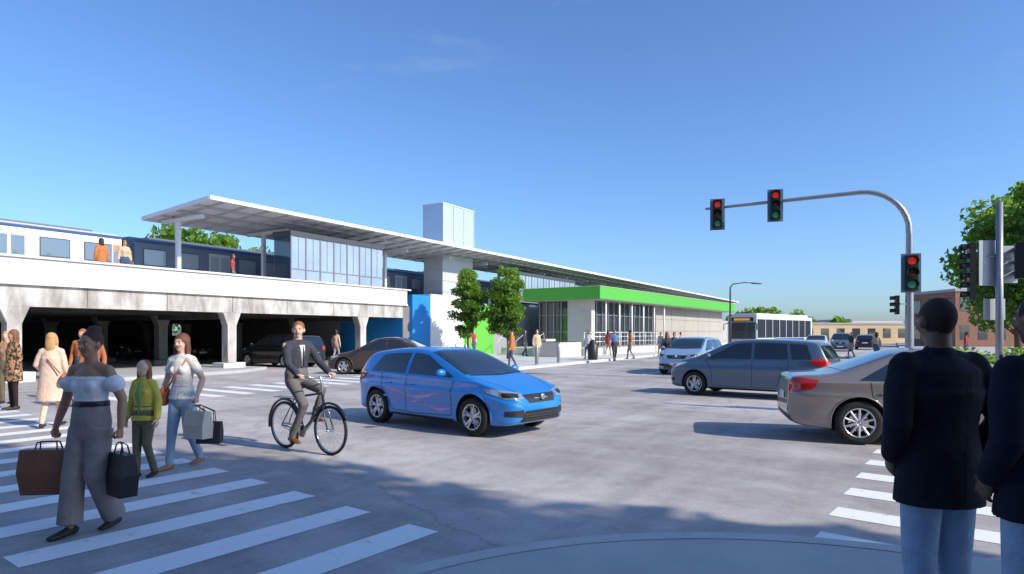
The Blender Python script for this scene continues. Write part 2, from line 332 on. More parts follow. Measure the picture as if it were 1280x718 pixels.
bt([(.03,-.08,.38),(.03,-.5,.37)],.004,rub,5);bt([(.03,-.08,.2),(.03,-.5,.31)],.004,rub,5)
bt([(0,-.24,.72),(0,-.66,.73)],.008); bt([(.06,-.3,.74),(.06,-.68,.74),(-.06,-.68,.74),(-.06,-.3,.74)],.006)
b.build('frame_and_wheels',bk)

blackcoat=cloth('black_coat',(.016,.017,.024),var=.3,bs=7,bump=1.0)
hb=M('hair_black',(.030,.018,.013),.85)
man1=person('man_in_coat',(2.08,3.12,.12),.08,1.74,dict(male=True,skin=SK_D,hair='crop',hair_m=hb,top=blackcoat,coat=.74,flare=.0,ease=.020,collar=True,bottom=jeans_l,shw=.20,
   elbow_r=(.262,-.07,1.14),wrist_r=(.20,.06,.95),elbow_l=(-.262,-.07,1.14),wrist_l=(-.20,.06,.95),leg_r=[.10,.078,.07,.068]))
b=MB(); b.box(-.003,.003,-.172,-.158,.76,1.02,M('coat_vent',(.003,.003,.004),.9)); b.build('coat_vent',man1)
person('man_in_hooded_jacket',(2.215,2.66,.12),.25,1.74,dict(male=True,skin=SK_D,hair='crop',hair_m=hb,top=cloth('navy_black_jacket',(.013,.014,.026),var=.3,bs=7,bump=1.0),coat=.80,ease=.022,collar=True,bottom=jeans_l,shw=.20,
   scarf=_mc['cloth_navy_black_jacket'],elbow_r=(.262,-.05,1.14),wrist_r=(.20,.08,.95),elbow_l=(-.262,-.05,1.14),wrist_l=(-.20,.08,.95),leg_r=[.10,.078,.07,.068]))

pal=[(.52,.19,.07),(.7,.68,.65),(.05,.05,.06),(.10,.2,.4),(.40,.06,.05),(.3,.3,.32),(.6,.45,.3),(.02,.1,.12)]
pl=[(466,446,1),(525,444,1),(583,446,0),(592,448,4),(640,462,0),(671,455,6),(700,440,2),(768,455,3),(788,452,0),(834,466,2),(843,462,7),(851,449,5),(826,446,5),(420,455,6),(1064,448,2),(1096,452,6),(1208,452,4),(735,452,1),(760,446,4),(656,448,2)]
for i,(u,v,ci) in enumerate(pl):
    d=1344/(v-416); x=(u-640)/800*d
    col=pal[ci]; ma=random.random()<.5
    person('pedestrian',(x,d,.13 if v<463 and u<800 else 0),random.uniform(0,6.28),1.72,dict(male=ma,skin=random.choice([SK_D,SK_M,SK_L]),hair='short' if ma else 'bob',top=cloth('far%d'%ci,col),bottom=random.choice([jeans,_mc['cloth_charcoal_jacket'],_mc['cloth_taupe_trousers']]),
      knee_r=(.09,.12,.5),ankle_r=(.09,.16,.09),ankle_l=(-.09,-.2,.12),coat=.75 if random.random()<.3 else None,sleeve=random.choice(['long','short'])),near=False,voxel=.03)

# ---------------------------------------------------------------- cars
def chaikin(p,it=2):
    p=[tuple(q) for q in p]
    for _ in range(it):
        o=[p[0]]
        for a,b_ in zip(p[:-1],p[1:]):
            o.append(tuple(.75*x+.25*y for x,y in zip(a,b_))); o.append(tuple(.25*x+.75*y for x,y in zip(a,b_)))
        o.append(p[-1]); p=o
    return p
GLASS=M('car_glass',(.014,.022,.03),.04,coat=.7,spec=.7); BLKP=M('black_plastic',(.02,.02,.021),.5); HL=M('headlight_glass',(.45,.48,.52),.08,metal=.5,coat=1); TL=M('tail_light',(.50,.012,.01),.12,coat=1); RIM=M('alloy_rim',(.62,.62,.64),.28,metal=.8); TYRE=M('tyre',(.018,.018,.018),.85); PLT=M('licence_plate',(.7,.7,.68),.5); WELL=M('wheel_well',(.01,.01,.01),.9); SEAM=M('panel_seam',(.008,.008,.008),.8)
def paint(n,c,me=.35): return M('paint_'+n,c,.32,metal=me,coat=.8)
def car(name,loc,yaw,L,W,H,wb,r,kind,P,fo=.80,hi=True,spokes=5,graphic=None,fplate=True):
    xf=wb/2+fo; xr=xf-L; belt=.60*H+.05 if kind!='sedan' else .625*H
    if kind=='hatch':
        top=[(xf,.46),(xf-.02,.60),(xf-.14,.72),(xf-.45,.83),(xf-.95,.95),(xf-1.15,1.03),(xf-1.80,H-.09),(xf-2.15,H-.01),(xf-2.7,H+.0),(xr+.75,H-.05),(xr+.42,H-.10),(xr+.30,H-.16),(xr+.12,1.02),(xr+.04,.92),(xr+.01,.62),(xr,.50)]
        cowl=xf-1.05; rs=xf-1.92
    elif kind=='mpv':
        top=[(xf,.50),(xf-.02,.66),(xf-.12,.80),(xf-.40,.92),(xf-.80,1.02),(xf-1.0,1.10),(xf-1.62,H-.10),(xf-1.95,H-.02),(xf-2.6,H),(xr+.7,H-.03),(xr+.36,H-.07),(xr+.24,H-.14),(xr+.10,1.08),(xr+.03,.95),(xr+.01,.62),(xr,.50)]
        cowl=xf-.92; rs=xf-1.76
    else:
        top=[(xf,.46),(xf-.02,.60),(xf-.14,.70),(xf-.5,.82),(xf-1.05,.93),(xf-1.28,1.0),(xf-1.98,H-.08),(xf-2.35,H-.01),(xf-2.8,H),(xr+1.45,H-.08),(xr+.80,1.10),(xr+.55,1.04),(xr+.12,1.02),(xr+.03,.96),(xr+.01,.66),(xr,.50)]
        cowl=xf-1.15; rs=xf-2.12
    top=sorted(chaikin(top,2)); bot=sorted(chaikin([(xf,.42),(xf-.04,.26),(xf-.2,.19),(xf-.9,.18),(0,.18),(xr+.6,.2),(xr+.15,.24),(xr+.02,.32),(xr,.44)],2))
    pln=sorted(chaikin([(xf,.20*W),(xf-.03,.33*W),(xf-.14,.42*W),(xf-.45,.475*W),(xf-.9,.495*W),(0,.5*W),(xr+.7,.495*W),(xr+.25,.465*W),(xr+.06,.41*W),(xr,.33*W)],2))
    it=lambda tb,x: float(np.interp(x,[q[0] for q in tb],[q[1] for q in tb]))
    n=110 if hi else 56
    tt=np.linspace(0,1,n); xs=xr+(xf-xr)*(.5-.5*np.cos(np.pi*tt)); xs=.35*xs+.65*(xr+(xf-xr)*tt)
    secs=[]
    for x in xs:
        zt=it(top,x); zl=it(bot,x); wp=it(pln,x); zbb=min(belt+.03*(0-x)/L*2, zt-.02); zbb=max(zbb,zl+.03)
        k=max(0,min(1,(zt-zbb)/(H-belt))); wr=wp*(.90-.17*k)
        h_=zbb-zl
        pts=[(0,zl),(wp*.60,zl),(wp*.93,zl+.01*h_),(wp*.965,zl+.10*h_),(wp*.970,zl+.30*h_),(wp*.972,zl+.50*h_),(wp*1.0,zl+.66*h_),(wp*1.006,zl+.71*h_),(wp*.972,zl+.82*h_),(wp*.955,zbb),(wp*.94,zbb+.04*k),(wp*.94*.5+wr*.5,zbb+(zt-zbb)*.5),(wr+.01,zt-.11*k-.004),(wr-.03,zt-.035*k-.002),(wr*.8,zt-.012*k),(wr*.4,zt),(0,zt+.004)]
        secs.append(chaikin(pts,2 if hi else 1))
    vs=[];fs=[]
    full=[s+[(-y,z) for y,z in s[-2:0:-1]] for s in secs]; K=len(full[0])
    for x,s in zip(xs,full):
        for y,z in s: vs.append((x,y,z))
    for i in range(n-1):
        for j in range(K): j2=(j+1)%K; fs.append((i*K+j,i*K+j2,(i+1)*K+j2,(i+1)*K+j))
    fs.append(tuple(range(K-1,-1,-1))); fs.append(tuple((n-1)*K+j for j in range(K)))
    bvh=BVHTree.FromPolygons(vs,fs)
    root=empty(name,loc,yaw)
    me=bpy.data.meshes.new('body'); me.from_pydata(vs,[],fs)
    bm=bmesh.new(); bm.from_mesh(me); bmesh.ops.recalc_face_normals(bm,faces=bm.faces); bm.to_mesh(me); bm.free()
    me.materials.append(P)
    o=link('body',me)
    cm=MB(); 
    for x in (wb/2,-wb/2):
        for s in (1,-1):
            y0,y1=(W/2-.30,W/2+.2) if s>0 else (-W/2-.2,-W/2+.30)
            cm.add(loft([(x,y0,r+.01),(x,y1,r+.01)],[r+.055]*2,(1,0,0),40,'f'),WELL)
    co=cm.build('cut'); bmm=bmesh.new(); bmm.from_mesh(co.data); bmesh.ops.recalc_face_normals(bmm,faces=bmm.faces); bmm.to_mesh(co.data); bmm.free()
    bo=o.modifiers.new('b','BOOLEAN'); bo.operation='DIFFERENCE'; bo.object=co; bo.solver='EXACT'
    try: bo.material_mode='TRANSFER'
    except: pass
    nm=evalmesh(o); bpy.data.objects.remove(co); o.modifiers.clear(); o.data=nm; nm.name='body'; o.parent=root
    nm.polygons.foreach_set('use_smooth',[True]*len(nm.polygons))
    try: nm.set_sharp_from_angle(angle=rad(38))
    except: pass
    d=MB()
    def patch(lo,hi_,dr,mat,off=.004,nu=14,nv=8,smooth=True):
        dr=V(dr).normalized(); lo=[V(p) for p in lo]; hi2=[V(p) for p in hi_]
        def samp(pl,t):
            q=t*(len(pl)-1); i=min(int(q),len(pl)-2); return pl[i].lerp(pl[i+1],q-i)
        vv=[];ff=[]
        for j in range(nv+1):
            for i in range(nu+1):
                p=samp(lo,i/nu).lerp(samp(hi2,i/nu),j/nv)
                h_=bvh.ray_cast(p-dr*1.5,dr)
                if h_[0] is None: q=bvh.find_nearest(p); loc_,nr=q[0],q[1]
                else: loc_,nr=h_[0],h_[1]
                if nr.dot(dr)>0: nr=-nr
                vv.append(loc_+nr*off)
        for j in range(nv):
            for i in range(nu): a=j*(nu+1)+i; ff.append((a,a+1,a+nu+2,a+nu+1))
        d.add((vv,ff),mat,smooth)
    zb=lambda x: belt+.03*(0-x)/L*2
    zt_=lambda x: it(top,x)
    if kind=='sedan': xB=xf-2.55; xCl=xr+.98; xCu=xr+1.50
    elif kind=='mpv': xB=xf-2.35; xCl=xr+.34; xCu=xr+.55
    else: xB=xf-2.45; xCl=xr+.55; xCu=xr+.80
    for s in (1,-1):
        def SW(xa,xb,xc,xd,m_=GLASS):
            lo=[(xa+(xb-xa)*t, s*W/2, zb(xa+(xb-xa)*t)+.045) for t in (0,.5,1)]
            up=[(xc+(xd-xc)*t, s*W/2, min(zt_(xc+(xd-xc)*t)-.10,9)) for t in (0,.25,.5,.75,1)]
            patch(lo,up,(0,-s,0),m_,.005)
        SW(cowl-.22,xB+.03,rs-.10,xB+.05)
        if kind=='mpv':
            SW(xB-.05,xB-.88,xB-.03,xB-.80); SW(xB-.96,xCl+.05,xB-.88,xCu-.02)
        else: SW(xB-.06,xCl,xB-.04,xCu)
        def seam(pts,wd=.009):
            for a,c in zip(pts[:-1],pts[1:]):
                a=V(a);c=V(c); nx=V((-(c-a).z,0,(c-a).x)).normalized()*wd/2
                patch([(a.x-nx.x,s*W/2,a.z-nx.z),(c.x-nx.x,s*W/2,c.z-nx.z)],[(a.x+nx.x,s*W/2,a.z+nx.z),(c.x+nx.x,s*W/2,c.z+nx.z)],(0,-s,0),SEAM,.003,8,1)
        xa=wb/2-r-.16
        seam([(cowl-.20,0,zb(0)+.0),(xa,0,.70),(xa,0,.30),(xB+.10,0,.27),(xB-.0,0,.30),(xB-.0,0,zb(xB)+.03)])
        xe=max(-wb/2+r+.03, xB-.95)
        seam([(xB-.02,0,.29),(xe+.12,0,.29),(xe-.0,0,.5),(xe-.18,0,.72),(xe-.2,0,zb(xe)+.02)])
        patch([(wb/2-r-.12,s*W/2,.20),(-wb/2+r+.12,s*W/2,.20)],[(wb/2-r-.12,s*W/2,.245),(-wb/2+r+.12,s*W/2,.245)],(0,-s,0),BLKP,.006,20,2)
        for hx in (xB+.13,xe+.0): 
            q=bvh.ray_cast(V((hx,s*3,belt-.12)),V((0,-s,0)))[0]
            if q: d.tube([q+V((-.08,s*.02,0)),q+V((.08,s*.02,0))],[.014,.014],P,8,'r')
        q=V((cowl-.36,s*(W/2-.05),belt+.05)); d.tube([q,q+V((.02,s*.09,.03))],.018,BLKP,8); d.add(ellip(q+V((.01,s*.15,.06)),(.06,.10,.065)),P,True)
        zh=it(top,xf-.30)
        patch([(xf-.06,s*W*.25,zh-.16),(xf-.20,s*W*.42,zh-.15),(xf-.50,s*W*.47,zh-.05)],[(xf-.10,s*W*.25,zh-.06),(xf-.28,s*W*.40,zh-.02),(xf-.62,s*W*.46,zh+.01)],(-.8,-s*.55,-.12),HL,.006,18,8)
        patch([(xf-.10,s*W*.30,zh-.135),(xf-.24,s*W*.43,zh-.12)],[(xf-.12,s*W*.29,zh-.075),(xf-.28,s*W*.42,zh-.05)],(-.8,-s*.55,-.12),GLASS,.009,8,6)
        zr=.98 if kind!='mpv' else 1.05
        patch([(xr+.02,s*W*.30,zr-.20),(xr+.12,s*W*.42,zr-.22),(xr+.34,s*W*.47,zr-.14)],[(xr+.03,s*W*.28,zr-.05),(xr+.14,s*W*.41,zr+.01),(xr+.40,s*W*.46,zr-.03)],(.75,-s*.62,0),TL,.008,14,6)
        patch([(xf-.02,s*W*.26,.34),(xf-.18,s*W*.43,.36)],[(xf-.02,s*W*.27,.46),(xf-.18,s*W*.43,.44)],(-.85,-s*.5,0),BLKP,.006,8,4)
        for x in (wb/2,-wb/2):
            R_=r+.06; pts=[]
            for a in range(-8,189,7):
                px=x+R_*math.cos(rad(a)); pz=r+.01+R_*math.sin(rad(a)); q=bvh.ray_cast(V((px,s*3,pz)),V((0,-s,0)))[0]
                if q: pts.append(q)
            if len(pts)>3: d.tube(pts,.013,P,6,'r')
    wu=.5*W*.70; wl=.5*W*.84
    patch([(cowl-.02,-wl,2),(cowl+.03,0,2),(cowl-.02,wl,2)],[(rs-.05,-wu,2),(rs+.0,0,2),(rs-.05,wu,2)],(0,0,-1),GLASS,.005,18,12)
    patch([(cowl-.0,-wl*.95,2),(cowl+.05,0,2),(cowl-.0,wl*.95,2)],[(cowl+.05,-wl*.9,2),(cowl+.13,0,2),(cowl+.05,wl*.9,2)],(0,0,-1),BLKP,.004,18,3)
    if kind=='sedan': patch([(xr+.78,-wl*.88,2),(xr+.78,wl*.88,2)],[(xr+1.5,-wu*.95,2),(xr+1.5,wu*.95,2)],(0,0,-1),GLASS,.005,14,10)
    else: patch([(xr,-wl*.86,1.04),(xr,wl*.86,1.04)],[(xr,-wu*.9,H-.17),(xr,wu*.9,H-.17)],(1,0,0),GLASS,.005,14,10)
    zh=it(top,xf-.30)
    for s in (1,-1): patch([(xf-.16,s*W*.28,2),(cowl+.1,s*W*.415,2)],[(xf-.16,s*W*.28+.009,2),(cowl+.1,s*W*.415+.009,2)],(0,0,-1),SEAM,.003,14,1)
    patch([(xf,-W*.19,zh-.22),(xf,W*.19,zh-.22)],[(xf,-W*.235,zh-.09),(xf,W*.235,zh-.09)],(-1,0,0),BLKP,.006,14,4)
    patch([(xf,-.16,zh-.165),(xf,.16,zh-.165)],[(xf,-.17,zh-.150),(xf,.17,zh-.150)],(-1,0,0),RIM,.010,6,1)
    patch([(xf,-W*.30,.26),(xf,W*.30,.26)],[(xf,-W*.25,.44),(xf,W*.25,.44)],(-1,0,0),BLKP,.006,14,4)
    for z in (.30,.34,.38): patch([(xf,-W*.26,z),(xf,W*.26,z)],[(xf,-W*.26,z+.008),(xf,W*.26,z+.008)],(-1,0,0),M('grille_bar',(.10,.10,.11),.4),.014,14,1)
    if fplate: patch([(xf,-.25,.40),(xf,.25,.40)],[(xf,-.25,.50),(xf,.25,.50)],(-1,0,0),PLT,.020,8,2)
    d.add(ellip((xf+.005,0,zh-.135),(.012,.05,.05)),RIM,True)
    patch([(xr,-.25,.62),(xr,.25,.62)],[(xr,-.25,.74),(xr,.25,.74)],(1,0,0),PLT,.010,8,2)
    patch([(xr,-W*.36,.30),(xr,W*.36,.30)],[(xr,-W*.36,.40),(xr,W*.36,.40)],(1,0,0),BLKP,.006,14,3)
    if graphic:
        gm1,gm2=graphic
        for s in (1,-1):
            for (x0,x1,zb_,am,th,mm,ph) in ((-1.25,.75,.50,.05,.10,gm1,0),(-1.0,.55,.62,.06,.07,gm2,1.3),(-1.5,-.2,.68,.04,.08,gm1,2.),(-.3,.8,.43,.05,.07,gm2,.5),(.1,.85,.66,.05,.06,gm1,2.5)):
                lo=[];up=[]
                for i in range(13):
                    t=i/12; x=x0+(x1-x0)*t; z=zb_+am*math.sin(t*6+ph); w_=th*math.sin(math.pi*t)*(.6+.4*math.sin(9*t+ph))
                    lo.append((x,s*W/2,z-w_*.5)); up.append((x,s*W/2,z+w_*.5))
                patch(lo,up,(0,-s,0),mm,.0022,30,3)
    d.build('glass_lights_trim',root)
    w=MB(); tw=.20
    for x in (wb/2,-wb/2):
        for s in (1,-1):
            c=(x,s*(W/2-tw/2-.02),r); hw=tw/2
            w.lathe([(r*.66,-hw*.9),(r*.80,-hw),(r*.94,-hw*.95),(r,-hw*.7),(r,hw*.7),(r*.94,hw*.95),(r*.80,hw),(r*.66,hw*.9),(r*.66,-hw*.9)],TYRE,36,c)
            w.lathe([(r*.67,s*hw*.93),(r*.63,s*hw*.93),(r*.60,s*hw*.4),(r*.60,-s*hw*.8)],RIM,36,c)
            w.lathe([(r*.60,s*hw*.05),(0.001,s*hw*.05)],WELL,24,c); w.lathe([(r*.42,s*hw*.15),(0.001,s*hw*.15)],chrome,24,c)
            w.lathe([(r*.17,s*hw*.3),(r*.16,s*hw*.72),(.001,s*hw*.78)],RIM,20,c)
            for i in range(spokes):
                a=2*math.pi*i/spokes+.3
                for da in ((-.13,.13) if spokes<8 else (0,)):
                    p0=V((c[0]+r*.12*math.cos(a+da),c[1]+s*hw*.66,c[2]+r*.12*math.sin(a+da))); p1=V((c[0]+r*.645*math.cos(a+da*1.25),c[1]+s*hw*.80,c[2]+r*.645*math.sin(a+da*1.25)))
                    w.tube([p0,p1],[(.016,.022),(.018,.016)],RIM,6,'f',False,(0,1,0))
    w.build('wheels',root)
    return root
blue=paint('blue',(.015,.23,.68),.12)
def ang(dx,dy): return math.atan2(dy,dx)
def offs(fr,re,W):
    dd=(fr-re).normalized(); n=V((-dd.y,dd.x,0)); mid=(fr+re)/2
    if n.dot(mid)<0: n=-n
    return mid+n*(W/2-.1), ang(dd.x,dd.y)
c,a=offs(V((-.61,10.4,0)),V((-2.48,12.0,0)),1.69)
car('car',tuple(c),a,4.05,1.69,1.42,2.47,.315,'hatch',blue,fo=.82,fplate=False,graphic=(M('graphic_violet',(.16,.15,.55),.3,coat=1),M('graphic_pink',(.50,.26,.55),.3,coat=1)))
c,a=offs(V((5.24+2.62*.963,9.6-2.62*.27,0)),V((5.24,9.6,0)),1.78)
car('car',tuple(c),a,4.55,1.78,1.44,2.70,.33,'sedan',paint('silver_bronze',(.29,.25,.235),.45),fo=.88,spokes=10)
c,a=offs(V((4.95,17.3,0)),V((6.95,15.7,0)),1.75)
car('car',tuple(c),a,4.15,1.75,1.52,2.56,.315,'mpv',paint('slate',(.09,.14,.20),.35),fo=.82)
def farcar(u,v,dx,dy,kind,P,L=4.4,H=1.5,z=0): 
    d=1344/(v-416); car('car',((u-640)/800*d,d,z),ang(dx,dy),L,1.8,H,2.65,.32,kind,P,hi=False)
farcar(478,467,-.9,.1,'sedan',paint('dark_brown',(.07,.042,.03),.3),4.6,1.5)
farcar(866,466,-.55,-.84,'mpv',paint('ice',(.28,.43,.62),.3),4.2,1.5)
farcar(350,458,-.86,.5,'mpv',paint('black',(.015,.016,.018),.4),4.6,1.6)
farcar(150,447,.86,-.5,'hatch',paint('dark_grey',(.06,.06,.065),.4),4.1)
farcar(228,449,.86,-.5,'sedan',_mc['paint_dark_brown'])
farcar(1022,442,.51,.86,'sedan',paint('white',(.6,.6,.6),.1)); farcar(1052,439,-.51,-.86,'mpv',_mc['paint_slate'],4.5,1.65); farcar(1082,437,.51,.86,'hatch',_mc['paint_black'],4.1)
farcar(1000,436,-.51,-.86,'hatch',paint('grey',(.2,.2,.21),.6),4.1)

# ---------------------------------------------------------------- ground, road
def nodes_road():
    m=bpy.data.materials.new('asphalt'); m.use_nodes=True; nt=m.node_tree; b=nt.nodes['Principled BSDF']; N=nt.nodes.new; Lk=nt.links.new
    tc=N('ShaderNodeTexCoord')
    def noise(s,det=6,ro=.6,sc_=None,dist=0,rz=0):
        n=N('ShaderNodeTexNoise'); n.inputs['Scale'].default_value=s; n.inputs['Detail'].default_value=det; n.inputs['Roughness'].default_value=ro; n.inputs['Distortion'].default_value=dist
        if sc_:
            mp=N('ShaderNodeMapping'); mp.vector_type='TEXTURE'; mp.inputs['Scale'].default_value=sc_; mp.inputs['Rotation'].default_value=(0,0,rz); Lk(tc.outputs['Object'],mp.inputs[0]); Lk(mp.outputs[0],n.inputs['Vector'])
        else: Lk(tc.outputs['Object'],n.inputs['Vector'])
        return n
    def ramp(n,a,c,ca,cb):
        r=N('ShaderNodeValToRGB'); e=r.color_ramp.elements; e[0].position=a;e[1].position=c;e[0].color=(*ca,1);e[1].color=(*cb,1); Lk(n,r.inputs[0]); return r.outputs[0]
    def mul(a,c,f=1):
        x=N('ShaderNodeMix'); x.data_type='RGBA'; x.blend_type='MULTIPLY'; x.inputs[0].default_value=f; Lk(a,x.inputs[6]); Lk(c,x.inputs[7]); return x.outputs[2]
    base=ramp(noise(.22,6,.6,dist=.6).outputs['Fac'],.36,.62,(.45,.42,.405),(.60,.56,.54))
    st=ramp(noise(.5,5,.6,(7,.7,1),0,ang(-.77,.64)).outputs['Fac'],.38,.58,(.80,.79,.79),(1,1,1))
    st2=ramp(noise(.6,5,.6,(8,.6,1),0,ang(.51,.86)).outputs['Fac'],.36,.54,(.84,.83,.83),(1,1,1))
    fine=ramp(noise(45,4,.75).outputs['Fac'],.3,.7,(.78,.78,.78),(1.12,1.12,1.12))
    med=ramp(noise(1.8,8,.75).outputs['Fac'],.36,.60,(.80,.80,.80),(1.04,1.04,1.04))
    vo=N('ShaderNodeTexVoronoi'); vo.feature='DISTANCE_TO_EDGE'; vo.inputs['Scale'].default_value=.15
    dn=noise(1.2,5,.65); ad=N('ShaderNodeMix'); ad.data_type='RGBA'; ad.blend_type='ADD'; ad.inputs[0].default_value=.9; Lk(tc.outputs['Object'],ad.inputs[6]); Lk(dn.outputs['Color'],ad.inputs[7]); Lk(ad.outputs[2],vo.inputs['Vector'])
    cr=ramp(vo.outputs['Distance'],.001,.005,(.78,.77,.76),(1,1,1))
    col=mul(mul(mul(mul(mul(base,st),st2),fine),med),cr)
    Lk(col,b.inputs['Base Color']); b.inputs['Roughness'].default_value=.88; b.inputs['Specular IOR Level'].default_value=.3
    bp=N('ShaderNodeBump'); bp.inputs['Strength'].default_value=.45; bp.inputs['Distance'].default_value=.01; Lk(noise(80,4,.7).outputs['Fac'],bp.inputs['Height']); Lk(bp.outputs[0],b.inputs['Normal'])
    return m
ASPH=nodes_road()
D=V((.511,.860,0)); Nn=V((-.860,.511,0)); P0=V((-12.5,28.6,0)); yawD=math.atan2(.86,.511)
def slab(name,poly,z0,z1,mat,bev=0):
    b=MB(); n=len(poly); vs=[(x,y,z0) for x,y in poly]+[(x,y,z1) for x,y in poly]
    fs=[tuple(range(n,2*n))]+[(i,(i+1)%n,n+(i+1)%n,n+i) for i in range(n)]
    b.add((vs,fs),mat); return b.build(name)
g=MB(); g.add(([(-3000,-3000,-.004),(3000,-3000,-.004),(3000,3000,-.004),(-3000,3000,-.004)],[(0,1,2,3)]),M('dry_ground',(.16,.17,.12),.95,var=.25,vs=.05)); g.build('ground')
r=MB(); pts=[P0+D*t+Nn*w_ for t,w_ in ((-70,-35),(260,-35),(260,70),(-70,70))]
r.add(([(p.x,p.y,0) for p in pts],[(0,1,2,3)]),ASPH); r.build('road')
CONC=M('sidewalk_concrete',(.46,.45,.44),.85,var=.14,vs=1.2,bump=.3,bs=60)
cx,cy_,R_=1.4,1.7,3.3
arc=[(cx+R_*math.cos(rad(a)),cy_+R_*math.sin(rad(a))) for a in range(150,59,-3)]
p0=arc[0]; p1=arc[-1]
poly=[(p0[0]-.51*40,p0[1]-.86*40)]+arc+[(p1[0]+.87*40,p1[1]-.5*40),(p1[0]+.87*40-20,p1[1]-.5*40-34)]
slab('sidewalk',poly[::-1],0,.12,CONC)
def offarc(k): return [(cx+(R_+k)*math.cos(rad(a)),cy_+(R_+k)*math.sin(rad(a))) for a in range(150,59,-3)]
kb=MB(); a_=offarc(-.003); b_=offarc(-.16); n=len(a_); vs=[(x,y,.124) for x,y in a_]+[(x,y,.124) for x,y in b_]; kb.add((vs,[(i,i+1,n+i+1,n+i) for i in range(n-1)]),M('kerb_concrete',(.5,.49,.47),.8,var=.12,vs=4))
kb.build('kerb')
def pt(t,w_): q=P0+D*t+Nn*w_; return (q.x,q.y)
plaza=[(0.2,28.6),(-1.6,29.2),(-3.4,31.5),pt(10.6,-.5),pt(10.6,20),pt(150,14),(0.6+.594*121.4,150)]
slab('plaza',plaza[::-1],0,.13,M('plaza_concrete',(.60,.585,.57),.85,var=.10,vs=.8,bump=.2,bs=50))
slab('sidewalk',[(11.2,17.6),(12.6,16.2),(60,-11.5),(140,60),(11.2+.594*150,167.6)],0,.13,CONC)
slab('sidewalk',[pt(-7,-2.4),pt(-1,-2.0),pt(1.2,-.8),pt(1.2,14),pt(-7,14),],0,.12,CONC)
WP=M('road_paint_white',(.86,.86,.85),.7,vs=5,bump=.2,bs=70,col2=(.58,.56,.55),thr=(.30,.40))
mk=MB()
def stripe(p,d,L,w_,z=.004):
    p=V((*p,z));d=V((*d,0)).normalized();n=V((-d.y,d.x,0))*w_/2
    mk.add(([p-n,p+d*L-n,p+d*L+n,p+n],[(0,1,2,3)]),WP)
for i in range(17): stripe((-.76-.70*i,5.50+.585*i),(-.6,-.8),2.5,.36)
for i in range(-1,8): stripe((3.02+.53*i,6.02+.76*i),(.77,-.64),2.5,.36)
for i in range(12): q=(-8.6+.47*i,15.2+.79*i); stripe(q,(-.82,.57),2.6,.38)
for i in range(14): stripe((9.5+.594*(22+7*i-20)+0,24+7*i),(.511,.86),3,.13)
stripe((5.2,25.5),(.511,.86),120,.12)
mk.build('crosswalk_markings')

# ---------------------------------------------------------------- viaduct
vc=M('weathered_concrete',(.58,.555,.53),.9,stretch=(1,1,.35),vs=1.6,bump=.5,bs=12,col2=(.30,.275,.25),thr=(.36,.58))
wc=M('parapet_concrete',(.68,.665,.66),.8,var=.07,vs=1.5,stretch=(1,1,.3),bump=.15,bs=30)
dk=M('viaduct_underside',(.06,.056,.053),.95,var=.3,vs=2); joint=M('joint_dark',(.14,.13,.12),.9)  # underside concrete near black: shade below the deck put into its colour
va=empty('elevated_rail_viaduct',tuple(P0),yawD)
b=MB()
b.box(-45,11.6,0,.45,2.57,3.30,vc); b.box(-45,11.6,.45,24,3.0,3.29,dk)  # deck slab carried further back to darken the space below
for t in range(-45,11,3): b.box(t+.0,t+.03,-.004,.0,2.60,3.28,joint)
b.box(-45,11.9,-.08,.35,3.302,4.22,wc); b.box(-45,12.2,-.16,.42,4.222,4.30,wc); b.box(-45,11.9,-.14,-.08,3.302,3.42,wc)
for t in range(-44,12,4): b.box(t,t+.02,-.084,-.08,3.43,4.20,M('joint_soft',(.40,.39,.38),.9))
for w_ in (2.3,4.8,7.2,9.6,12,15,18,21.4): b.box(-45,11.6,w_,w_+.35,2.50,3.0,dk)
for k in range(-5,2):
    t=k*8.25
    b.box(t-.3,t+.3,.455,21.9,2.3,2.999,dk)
b.box(-3,11.6,23.6,24,0,2.999,dk)  # dark back wall, added so the space under the deck stays dark
b.build('deck_and_parapet',va,.01)
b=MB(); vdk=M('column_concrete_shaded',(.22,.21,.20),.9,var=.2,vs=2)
for k in range(-5,2):
    t=k*8.25
    for w_ in (.22,5.5,11,16.5,21.5):
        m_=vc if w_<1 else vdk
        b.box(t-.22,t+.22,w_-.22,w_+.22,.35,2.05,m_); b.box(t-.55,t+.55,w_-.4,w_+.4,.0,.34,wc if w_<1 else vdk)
        hw=.22
        vs=[(t-.225,w_-hw,2.0),(t+.225,w_-hw,2.0),(t+.225,w_+hw,2.0),(t-.225,w_+hw,2.0),(t-.45,w_-hw-.001,2.568),(t+.45,w_-hw-.001,2.568),(t+.45,w_+hw,2.568),(t-.45,w_+hw,2.568)]
        b.add((vs,[(3,2,1,0),(4,5,6,7),(0,1,5,4),(1,2,6,5),(2,3,7,6),(3,0,4,7)]),m_)
b.build('columns',va,.02)
b=MB(); bm_=M('blue_mural',(.015,.26,.66),.6,var=.15,vs=.5); 
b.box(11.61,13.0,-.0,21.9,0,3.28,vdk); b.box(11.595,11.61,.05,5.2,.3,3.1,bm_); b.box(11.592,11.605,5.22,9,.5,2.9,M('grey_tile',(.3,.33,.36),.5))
b.box(13.9,17.5,-.3,2,0,4.12,M('white_panel',(.78,.78,.80),.6,var=.03)); b.box(12.2,13.895,-.25,.6,.0,4.0,bm_)
for t in (14.9,16.1): b.box(t,t+.02,-.305,-.30,.2,4.0,_mc['joint_soft'])
b.box(17.52,21.5,-.2,.2,0,3.6,M('green_panel',(.13,.50,.06),.6)); b.box(21.52,24,-.1,.3,0,4.4,M('grey_panel',(.35,.36,.38),.5))
b.box(14.0,110,.4,9.9,0,3.8,M('rail_embankment_wall',(.42,.41,.40),.85,var=.15,vs=1.0))
b.build('abutment',va)
